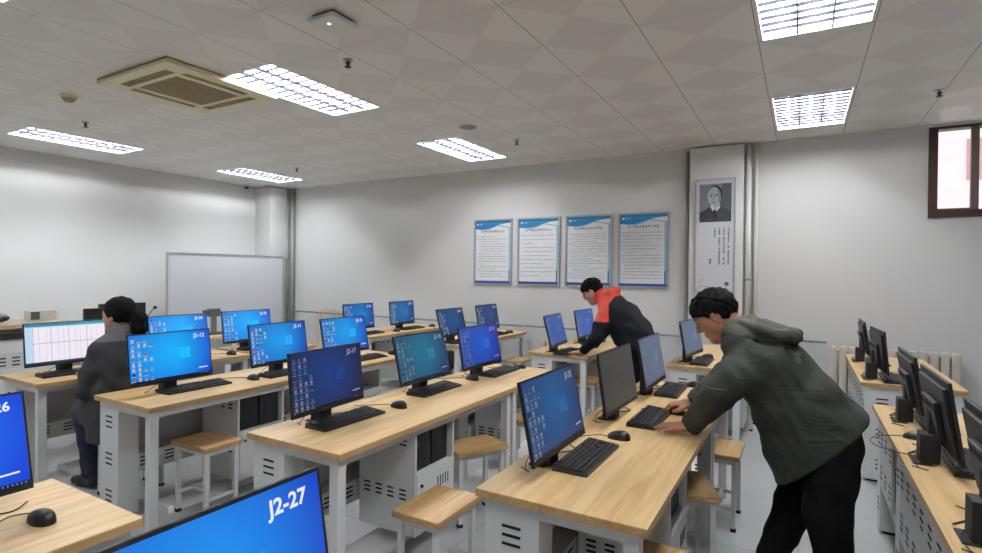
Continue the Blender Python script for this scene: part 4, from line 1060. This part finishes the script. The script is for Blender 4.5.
# ---- man in the olive jacket, leaning on the desk
def man_green():
    Y = 3.0; O = (.1, Y, 0)
    H = Head((-.385, Y, 1.338), (-.80, -.04, -.60), (-.60, 0, .80), 1.06)
    nb = (-.265, Y, 1.235)
    arms = {'l': [(-.20, 2.83, 1.165), (-.335, 2.755, .99), (-.465, 2.835, .805)], 'r': [(-.20, 3.17, 1.165), (-.36, 3.30, .98), (-.525, 3.235, .825)]}
    legs = {'l': [(.13, 2.90, .80), (.115, 2.885, .47), (.155, 2.885, .10)], 'r': [(.13, 3.09, .80), (.0, 3.10, .46), (-.115, 3.12, .10)]}
    def body(P):
        d = H.skin(P)
        d = smin(d, cone(P, H.w(-.03, 0, -.055), nb, .058, .066), .03)
        d = smin(d, chain(P, [(A3(*nb), .07), (A3(-.16, Y, 1.12), .12), (A3(.03, Y, .93), .11), (A3(.12, Y, .82), .12)], .05), .05)
        for k in 'lr':
            a = [A3(*p) for p in arms[k]]; d = smin(d, cone(P, (-.17, Y, 1.14), a[0], .06, .045), .04)
            d = smin(d, chain(P, [(a[0], .052), (a[1], .040), (a[2], .027)], .02), .02)
            l = [A3(*p) for p in legs[k]]; d = smin(d, chain(P, [(l[0], .085), (l[1], .052), (l[2], .036)], .03), .04)
        hl = hand_sdf(P, (-.472, 2.83, .798), (-1, -.26, -.14), (-.14, -.10, 1), -1, 1.04, curl=(-.02, .16, .10), spread=.24)
        hr = hand_sdf(P, (-.535, 3.235, .812), (-1, -.10, -.08), (-.05, .0, 1), 1, 1.06, curl=(.25, .5, .3), spread=.10, tcurl=.012)
        return smin(smin(d, hl, .012), hr, .012)
    def reg(C): return H.region(C, np.zeros(len(C), np.int32))
    b = skin_obj('person', body, (-.74, 2.60, 0.02), (.30, 3.42, 1.52), .004, [M['skin_m1'], M['lip'], M['eye']], None, reg, 1, O)
    skin_obj('hair', lambda P: H.hair(P), (-.56, 2.86, 1.2), (-.22, 3.14, 1.54), .004, M['hair'], b, origin=O)
    CL = [(-.262, 1.245, .074, .095), (-.235, 1.205, .120, .175), (-.12, 1.075, .172, .205), (-.005, .905, .203, .210), (.078, .757, .245, .215), (.128, .67, .262, .222)]
    hn = A3(.70, 0, -.714); hp = A3(.085, 0, .715)
    def jk(P):
        d = loft(P, CL, Y)
        cuts = (P-hp)@hn
        for k in 'lr':
            a = [A3(*p) for p in arms[k]]
            w2 = a[1]+(a[2]-a[1])*.99
            d = smin(d, chain(P, [(A3(-.16, a[0][1]*.75+Y*.25, 1.13), .115), (a[0]*.4+a[1]*.6, .086), (a[1], .076), (w2, .054)], .03), .045)
            e = (a[2]-a[1])/np.linalg.norm(a[2]-a[1]); d = smin(d, cone(P, w2-e*.028, w2, .060, .056), .006)
            d = smax(d, np.where(((P-a[1])@e > 0) & (np.abs(P[:, 1]-a[2][1]) < .12) & (P[:, 0] < -.3) & (P[:, 2] < .95), (P-(w2+e*.012))@e, -1), .006)
        # hood lying on the back and collar stand
        hd = ell(P, (-.135, Y, 1.285), (.135, .150, .046), frame((-.955, 0, .30), (.30, 0, .955)))
        hd = smin(hd, chain(P, [(A3(-.245, Y-.09, 1.315), .020), (A3(-.16, Y-.145, 1.285), .024), (A3(-.07, Y-.125, 1.262), .028), (A3(-.03, Y-.06, 1.258), .032), (A3(-.03, Y+.06, 1.258), .032), (A3(-.07, Y+.125, 1.262), .028), (A3(-.16, Y+.145, 1.285), .024), (A3(-.245, Y+.09, 1.315), .020)], .03), .02)
        groove = chain(P, [(A3(-.27, Y-.12, 1.245), .008), (A3(-.18, Y-.172, 1.235), .010), (A3(-.06, Y-.155, 1.218), .012), (A3(.005, Y-.06, 1.222), .013), (A3(.005, Y+.06, 1.222), .013), (A3(-.06, Y+.155, 1.218), .012)], .01)
        lipg = chain(P, [(A3(-.215, Y-.085, 1.352), .006), (A3(-.14, Y-.105, 1.340), .008), (A3(-.07, Y-.06, 1.325), .009), (A3(-.06, Y+.04, 1.322), .009), (A3(-.12, Y+.10, 1.336), .008)], .01)
        hd = smax(hd, -lipg, .012)
        col = chain(P, [(A3(-.335, Y-.05, 1.185), .016), (A3(-.29, Y-.085, 1.235), .020), (A3(-.235, Y-.075, 1.30), .023), (A3(-.212, Y, 1.33), .024), (A3(-.235, Y+.075, 1.30), .023), (A3(-.29, Y+.085, 1.235), .020), (A3(-.335, Y+.05, 1.185), .016)], .015)
        d = smin(d, hd, .012); d = smax(d, -groove, .012); d = smin(d, col, .012)
        d = d+folds(P, .6)
        # sharp drag folds running from the armpit
        u = (P[:, 0]*.62+P[:, 2]*.78); d = d+.006*np.abs(np.sin(34*u+3*np.sin(11*P[:, 0])))*np.clip((P[:, 0]+.33)*5, 0, 1)*np.clip((.10-P[:, 0])*5, 0, 1)
        d = smax(d, cuts, .008)
        inner = loft(P, [(x, z, a-.028, w-.028) for x, z, a, w in CL], Y); inner = smax(inner, -(cuts+.07), .01)
        return smax(d, -inner, .006)
    j = skin_obj('jacket', jk, (-.58, 2.62, .44), (.36, 3.42, 1.42), .0065, [M['jacket'], M['jacket_lining']], b, lambda C: ((C[:, 0] < -.19) & (C[:, 2] > 1.265)).astype(int), 1, O)
    def ysurf(x, z):
        ys = np.linspace(2.60, 3.0, 400); v = jk(np.stack([np.full(400, x), ys, np.full(400, z)], 1)); i = np.argmax(v < 0); return ys[i]
    pts = []
    for t_ in np.linspace(0, 1, 12):
        x, z = -.145+t_*.15, .905-t_*.185; pts.append((x-O[0], ysurf(x, z)-.001-O[1], z))
    MB().tube(pts, .0042, 6).build('pocket_zip', M['black_matte'], j)
    pts = []
    for t_ in np.linspace(0, 1, 26):
        x, z = .262-t_*.335, .888-t_*.330; x -= .012; z += .014
        pts.append((x-O[0], ysurf(x, z)-.0003-O[1], z))
    def tr(P):
        d = chain(P, [(A3(.09, Y, .88), .095), (A3(.115, Y, .82), .105)], .05)
        d = smin(d, ell(P, (.13, Y, .80), (.10, .155, .12)), .05)
        for k in 'lr':
            l = [A3(*p) for p in legs[k]]; l2 = l[2]
            d = smin(d, chain(P, [(l[0]+A3(.01, 0, 0), .112), (l[1]*.5+l[0]*.5, .100), (l[1], .092), (l2+A3(0, 0, .02), .073)], .05), .05)
        d = smax(d+folds(P, .7), -((P-hp)@hn+.07), .01)
        return smax(d, .045-P[:, 2], .01)
    skin_obj('trousers', tr, (-.27, 2.7, 0.02), (.36, 3.3, 1.08), .008, M['trousers'], b, None, 1, O)
    shoe(b, 'shoe', (.19, 2.885, 0), (-.02, 2.865, 0), O); shoe(b, 'shoe', (-.09, 3.12, 0), (-.30, 3.14, 0), O)
    tag(b, 'man in a hooded olive-grey jacket leaning over the desk, hand on a mouse', 'person')
man_green()

# ---- younger man with orange yoke, leaning on the far desk
def man_orange():
    Y = 5.15; O = (-1.4, Y, 0)
    H = Head((-1.80, Y, 1.372), (-.78, -.10, -.60), (-.60, 0, .80), 1.0)
    nb = (-1.665, Y, 1.275)
    arms = {'l': [(-1.60, 4.97, 1.20), (-1.655, 4.91, .97), (-1.825, 4.99, .805)], 'r': [(-1.62, 5.33, 1.20), (-1.74, 5.42, .99), (-1.86, 5.40, .815)]}
    legs = {'l': [(-1.37, 5.06, .82), (-1.36, 5.05, .47), (-1.30, 5.05, .10)], 'r': [(-1.37, 5.24, .82), (-1.40, 5.25, .47), (-1.38, 5.26, .10)]}
    def body(P):
        d = H.skin(P); d = smin(d, cone(P, H.w(-.03, 0, -.055), nb, .052, .06), .03)
        d = smin(d, chain(P, [(A3(*nb), .06), (A3(-1.55, Y, 1.17), .11), (A3(-1.42, Y, .98), .10), (A3(-1.38, Y, .84), .11)], .05), .05)
        for k in 'lr':
            a = [A3(*p) for p in arms[k]]; d = smin(d, cone(P, (-1.56, Y, 1.18), a[0]*.8+A3(-1.5, Y, 1.1)*.2, .05, .036), .03)
            d = smin(d, chain(P, [(a[0]*.85+A3(-1.5, Y, 1.1)*.15, .036), (a[1], .037), (a[2], .025)], .02), .02)
            l = [A3(*p) for p in legs[k]]; d = smin(d, chain(P, [(l[0], .08), (l[1], .05), (l[2], .034)], .03), .04)
        hl = hand_sdf(P, (-1.835, 4.99, .785), (-1, .10, -.10), (-.05, 0, 1), -1, 1.0, curl=(.03, .1, .1), spread=.13)
        hr = hand_sdf(P, (-1.865, 5.40, .800), (-1, .10, -.12), (-.05, 0, 1), 1, 1.0, curl=(.15, .3, .2), spread=.10)
        return smin(smin(d, hl, .012), hr, .012)
    b = skin_obj('person', body, (-2.08, 4.8, .02), (-1.15, 5.52, 1.54), .005, [M['skin'], M['lip'], M['eye']], None, lambda C: H.region(C, np.zeros(len(C), np.int32)), 1, O)
    skin_obj('hair', lambda P: H.hair(P, lump=1.0), (-1.97, 5.0, 1.24), (-1.64, 5.30, 1.57), .005, M['hair'], b, origin=O)
    # glasses
    g = MB()
    for sd in (-1, 1):
        g.tube([H.w(.101, sd*.032+.021*math.cos(a), .006+.015*math.sin(a))-A3(*O) for a in np.linspace(0, 2*math.pi, 15)], .0018, 5)
        g.tube([H.w(.100, sd*.052, .010)-A3(*O), H.w(.06, sd*.079, .012)-A3(*O), H.w(-.005, sd*.084, .010)-A3(*O)], .0018, 5)
    g.tube([H.w(.103, -.012, .010)-A3(*O), H.w(.106, 0, .012)-A3(*O), H.w(.103, .012, .010)-A3(*O)], .0018, 5)
    g.build('glasses', M['black'], b)
    CL = [(-1.675, 1.300, .070, .080), (-1.615, 1.245, .115, .160), (-1.495, 1.125, .162, .200), (-1.40, .985, .182, .200), (-1.355, .87, .190, .200), (-1.34, .78, .190, .200)]
    def jk(P):
        d = smax(loft(P, CL, Y), (.855-P[:, 2])-.12*(P[:, 0]+1.37), .008)
        for k in 'lr':
            a = [A3(*p) for p in arms[k]]; w2 = a[1]+(a[2]-a[1])*1.02; e = (a[2]-a[1])/np.linalg.norm(a[2]-a[1])
            d = smin(d, chain(P, [(A3(-1.59, a[0][1]*.75+Y*.25, 1.19), .095), (a[0]*.4+a[1]*.6, .074), (a[1], .066), (w2, .045)], .03), .04)
            d = smax(d, np.where(((P-a[1])@e > 0) & (np.abs(P[:, 1]-a[2][1]) < .10) & (P[:, 0] < -1.70) & (P[:, 2] < .95), (P-(w2+e*.012))@e, -1), .006)
        hd = ell(P, (-1.575, Y, 1.325), (.105, .12, .045), frame((-.90, 0, .42), (.42, 0, .90)))
        hd = smin(hd, chain(P, [(A3(-1.70, Y-.05, 1.275), .022), (A3(-1.665, Y-.085, 1.32), .030), (A3(-1.60, Y-.085, 1.365), .034), (A3(-1.555, Y, 1.385), .036), (A3(-1.60, Y+.085, 1.365), .034), (A3(-1.665, Y+.085, 1.32), .030), (A3(-1.70, Y+.05, 1.275), .022)], .02), .02)
        d = smin(d, hd, .016)+folds(P, .6)
        inner = loft(P, [(x, z, a-.028, w-.028) for x, z, a, w in CL], Y); inner = smax(inner, P[:, 2]-.93, .01)
        return smax(d, -inner, .006)
    def reg(C):
        xb = np.interp(C[:, 2], [1.08, 1.13, 1.27, 1.33, 1.38], [-1.555, -1.555, -1.57, -1.54, -1.45])
        return ((C[:, 0] < xb) & (C[:, 2] > 1.10)).astype(int)
    skin_obj('jacket', jk, (-1.93, 4.80, .74), (-1.12, 5.52, 1.46), .007, [M['navy'], M['orange']], b, reg, 1, O)
    def tr(P):
        d = ell(P, (-1.365, Y, .86), (.145, .165, .14))
        for k in 'lr':
            l = [A3(*p) for p in legs[k]]; d = smin(d, chain(P, [(l[0], .105), (l[1], .075), (l[2]+A3(0, 0, .02), .062)], .05), .04)
        return smax(d+folds(P, .8), .045-P[:, 2], .01)
    skin_obj('trousers', tr, (-1.56, 4.9, .02), (-1.15, 5.42, 1.04), .009, M['trousers'], b, None, 1, O)
    shoe(b, 'shoe', (-1.27, 5.05, 0), (-1.47, 5.04, 0), O, .038); shoe(b, 'shoe', (-1.35, 5.26, 0), (-1.55, 5.27, 0), O, .038)
    tag(b, 'young man with glasses in a navy jacket with orange-red shoulders, bending over the far desk', 'person')
man_orange()

# ---- woman seated, seen from behind
def woman():
    Y = 1.965; O = (-4.06, Y, 0)
    H = Head((-4.105, Y-.005, 1.225), (-.90, -.42, -.10), (-.08, -.02, 1), .99)
    nb = (-4.06, Y, 1.06)
    arms = {'l': [(-4.06, 1.815, .99), (-4.12, 1.785, .74), (-4.40, 1.90, .80)], 'r': [(-4.06, 2.115, .99), (-4.12, 2.15, .75), (-4.40, 2.06, .80)]}
    legs = {'l': [(-4.06, 1.90, .56), (-4.42, 1.90, .53), (-4.34, 1.905, .10)], 'r': [(-4.06, 2.05, .56), (-4.42, 2.08, .53), (-4.38, 2.08, .10)]}
    def body(P):
        d = H.skin(P); d = smin(d, cone(P, H.w(-.03, 0, -.05), nb, .048, .055), .03)
        d = smin(d, chain(P, [(A3(*nb), .055), (A3(-4.06, Y, .93), .10), (A3(-4.05, Y, .75), .09), (A3(-4.05, Y, .58), .11)], .05), .05)
        for k in 'lr':
            a = [A3(*p) for p in arms[k]]; d = smin(d, cone(P, (-4.06, Y, 1.0), a[0], .055, .045), .04)
            d = smin(d, chain(P, [(a[0], .042), (a[1], .034), (a[2], .023)], .02), .02)
            l = [A3(*p) for p in legs[k]]; d = smin(d, chain(P, [(l[0], .075), (l[1], .05), (l[2], .034)], .03), .04)
        hl = hand_sdf(P, (-4.41, 1.90, .80), (-1, .15, -.03), (-.05, 0, 1), -1, .93, curl=(.15, .25, .2), spread=.10)
        hr = hand_sdf(P, (-4.41, 2.06, .80), (-1, -.12, -.03), (-.05, 0, 1), 1, .93, curl=(.15, .25, .2), spread=.10)
        return smin(smin(d, hl, .012), hr, .012)
    b = skin_obj('person', body, (-4.66, 1.64, .02), (-3.9, 2.3, 1.38), .005, [M['skin'], M['lip'], M['eye']], None, lambda C: H.region(C, np.zeros(len(C), np.int32)), 1, O)
    def hr_(P):
        q = H.loc(P); d = ell(q, (-.018, 0, .030), (.112, .088, .104))
        ub = np.interp(q[:, 0], [-.12, -.05, -.01, .02, .05, .09], [-.115, -.10, -.055, -.01, .045, .08])
        d = smax(d, (ub-q[:, 2])*.8, .012)
        t = H.w(-.12, 0, -.01)
        d = smin(d*H.k, chain(P, [(t, .030), (H.w(-.155, 0, -.035), .048), (H.w(-.15, 0, -.10), .050), (H.w(-.135, 0, -.165), .036), (H.w(-.13, 0, -.20), .018)], .02), .012)
        return d+.0018*np.sin(150*P[:, 1]+40*P[:, 2])+.0014*np.sin(210*P[:, 1]-30*P[:, 0])
    hr = skin_obj('hair', hr_, (-4.26, 1.84, .94), (-3.88, 2.16, 1.38), .005, M['hair'], b, origin=O)
    tc = H.w(-.128, 0, -.012)-A3(*O)
    MB().ellip(tc, (.022, .034, .030), 12, 8).build('hair_tie', M['black_matte'], hr)
    CL = [(-4.06, 1.085, .070, .085), (-4.055, 1.03, .100, .150), (-4.05, .90, .130, .175), (-4.04, .74, .135, .175), (-4.04, .56, .165, .200), (-4.04, .40, .180, .215)]
    def jk(P):
        d = loft(P, CL, Y)
        for k in 'lr':
            a = [A3(*p) for p in arms[k]]; w2 = a[1]+(a[2]-a[1])*.93; e = (a[2]-a[1])/np.linalg.norm(a[2]-a[1])
            d = smin(d, chain(P, [(A3(-4.055, a[0][1]*.85+Y*.15, .995), .080), (a[0]*.4+a[1]*.6, .066), (a[1], .064), (w2, .048)], .03), .03)
            d = smax(d, np.where(((P-a[1])@e > 0) & (P[:, 0] < -4.28) & (P[:, 2] > .66), (P-(w2+e*.010))@e, -1), .006)
        col = chain(P, [(A3(-4.13, Y-.05, 1.045), .016), (A3(-4.09, Y-.078, 1.075), .020), (A3(-4.03, Y-.06, 1.105), .022), (A3(-4.005, Y, 1.11), .022), (A3(-4.03, Y+.06, 1.105), .022), (A3(-4.09, Y+.078, 1.075), .020), (A3(-4.13, Y+.05, 1.045), .016)], .012)
        # front skirt of the coat lying over the thighs
        d = smin(d, chain(P, [(A3(-4.1, Y-.09, .57), .115), (A3(-4.30, Y-.10, .565), .095)], .03), .04); d = smin(d, chain(P, [(A3(-4.1, Y+.09, .57), .115), (A3(-4.30, Y+.10, .565), .095)], .03), .04)
        d = smin(d, col, .012)+folds(P, .8)
        d = smax(d, .40-P[:, 2], .01)
        # the seat of the stool presses into the coat
        return smax(d, -(np.maximum(np.maximum(np.abs(P[:, 0]+4.06)-.15, np.abs(P[:, 1]-2.03)-.195), P[:, 2]-.462)), .004)
    skin_obj('coat', jk, (-4.46, 1.62, .36), (-3.84, 2.32, 1.16), .007, [M['tweed'], M['tweed_collar']], b, lambda C: ((C[:, 2] > 1.062)).astype(int), 1, O)
    def tr(P):
        d = None
        for k in 'lr':
            l = [A3(*p) for p in legs[k]]; c = chain(P, [(l[0], .09), (l[1], .072), (l[2]+A3(0, 0, .02), .058)], .03); d = c if d is None else smin(d, c, .02)
        d = smax(d+folds(P, .8), .05-P[:, 2], .01)
        return smax(d, -(np.maximum(np.maximum(np.abs(P[:, 0]+4.06)-.15, np.abs(P[:, 1]-2.03)-.195), P[:, 2]-.462)), .004)
    skin_obj('jeans', tr, (-4.54, 1.74, .02), (-3.94, 2.2, .68), .008, M['jeans'], b, None, 1, O)
    shoe(b, 'shoe', (-4.31, 1.905, 0), (-4.52, 1.885, 0), O, .037); shoe(b, 'shoe', (-4.35, 2.08, 0), (-4.56, 2.09, 0), O, .037)
    tag(b, 'woman with a dark ponytail in a charcoal tweed coat, seated with her back turned', 'person')
woman()


# ------------------------------------------------------------------ light and camera
wd = bpy.data.worlds.new('world'); SC.world = wd; wd.use_nodes = True
bg = wd.node_tree.nodes['Background']; bg.inputs[0].default_value = (.86, .88, .95, 1); bg.inputs[1].default_value = 2.2

cam = bpy.data.cameras.new('camera'); co = bpy.data.objects.new('camera', cam); COL.objects.link(co)
f, yaw, pitch, roll = 540.8147, .5220, -.0074, .0104
cam.sensor_fit = 'HORIZONTAL'; cam.sensor_width = 36; cam.lens = f/982*36; cam.clip_start = .05
cy, sy, cp, sp = math.cos(yaw), math.sin(yaw), math.cos(pitch), math.sin(pitch)
fw = Vector((-sy*cp, cy*cp, sp)); rt = Vector((cy, sy, 0)); up = rt.cross(fw)
r2 = rt*math.cos(roll)+up*math.sin(roll); u2 = -rt*math.sin(roll)+up*math.cos(roll)
co.matrix_world = Matrix(((r2.x, u2.x, -fw.x, 0), (r2.y, u2.y, -fw.y, 0), (r2.z, u2.z, -fw.z, 1.55), (0, 0, 0, 1)))
SC.camera = co
SC.view_settings.view_transform = 'Standard'; SC.view_settings.look = 'None'; SC.view_settings.gamma = 1; SC.view_settings.use_curve_mapping = False
SC.view_settings.exposure = 0.0
SC.cycles.use_denoising = True; SC.cycles.max_bounces = 8; SC.cycles.diffuse_bounces = 5; SC.cycles.glossy_bounces = 4; SC.cycles.transmission_bounces = 6
SC.cycles.sample_clamp_indirect = 8
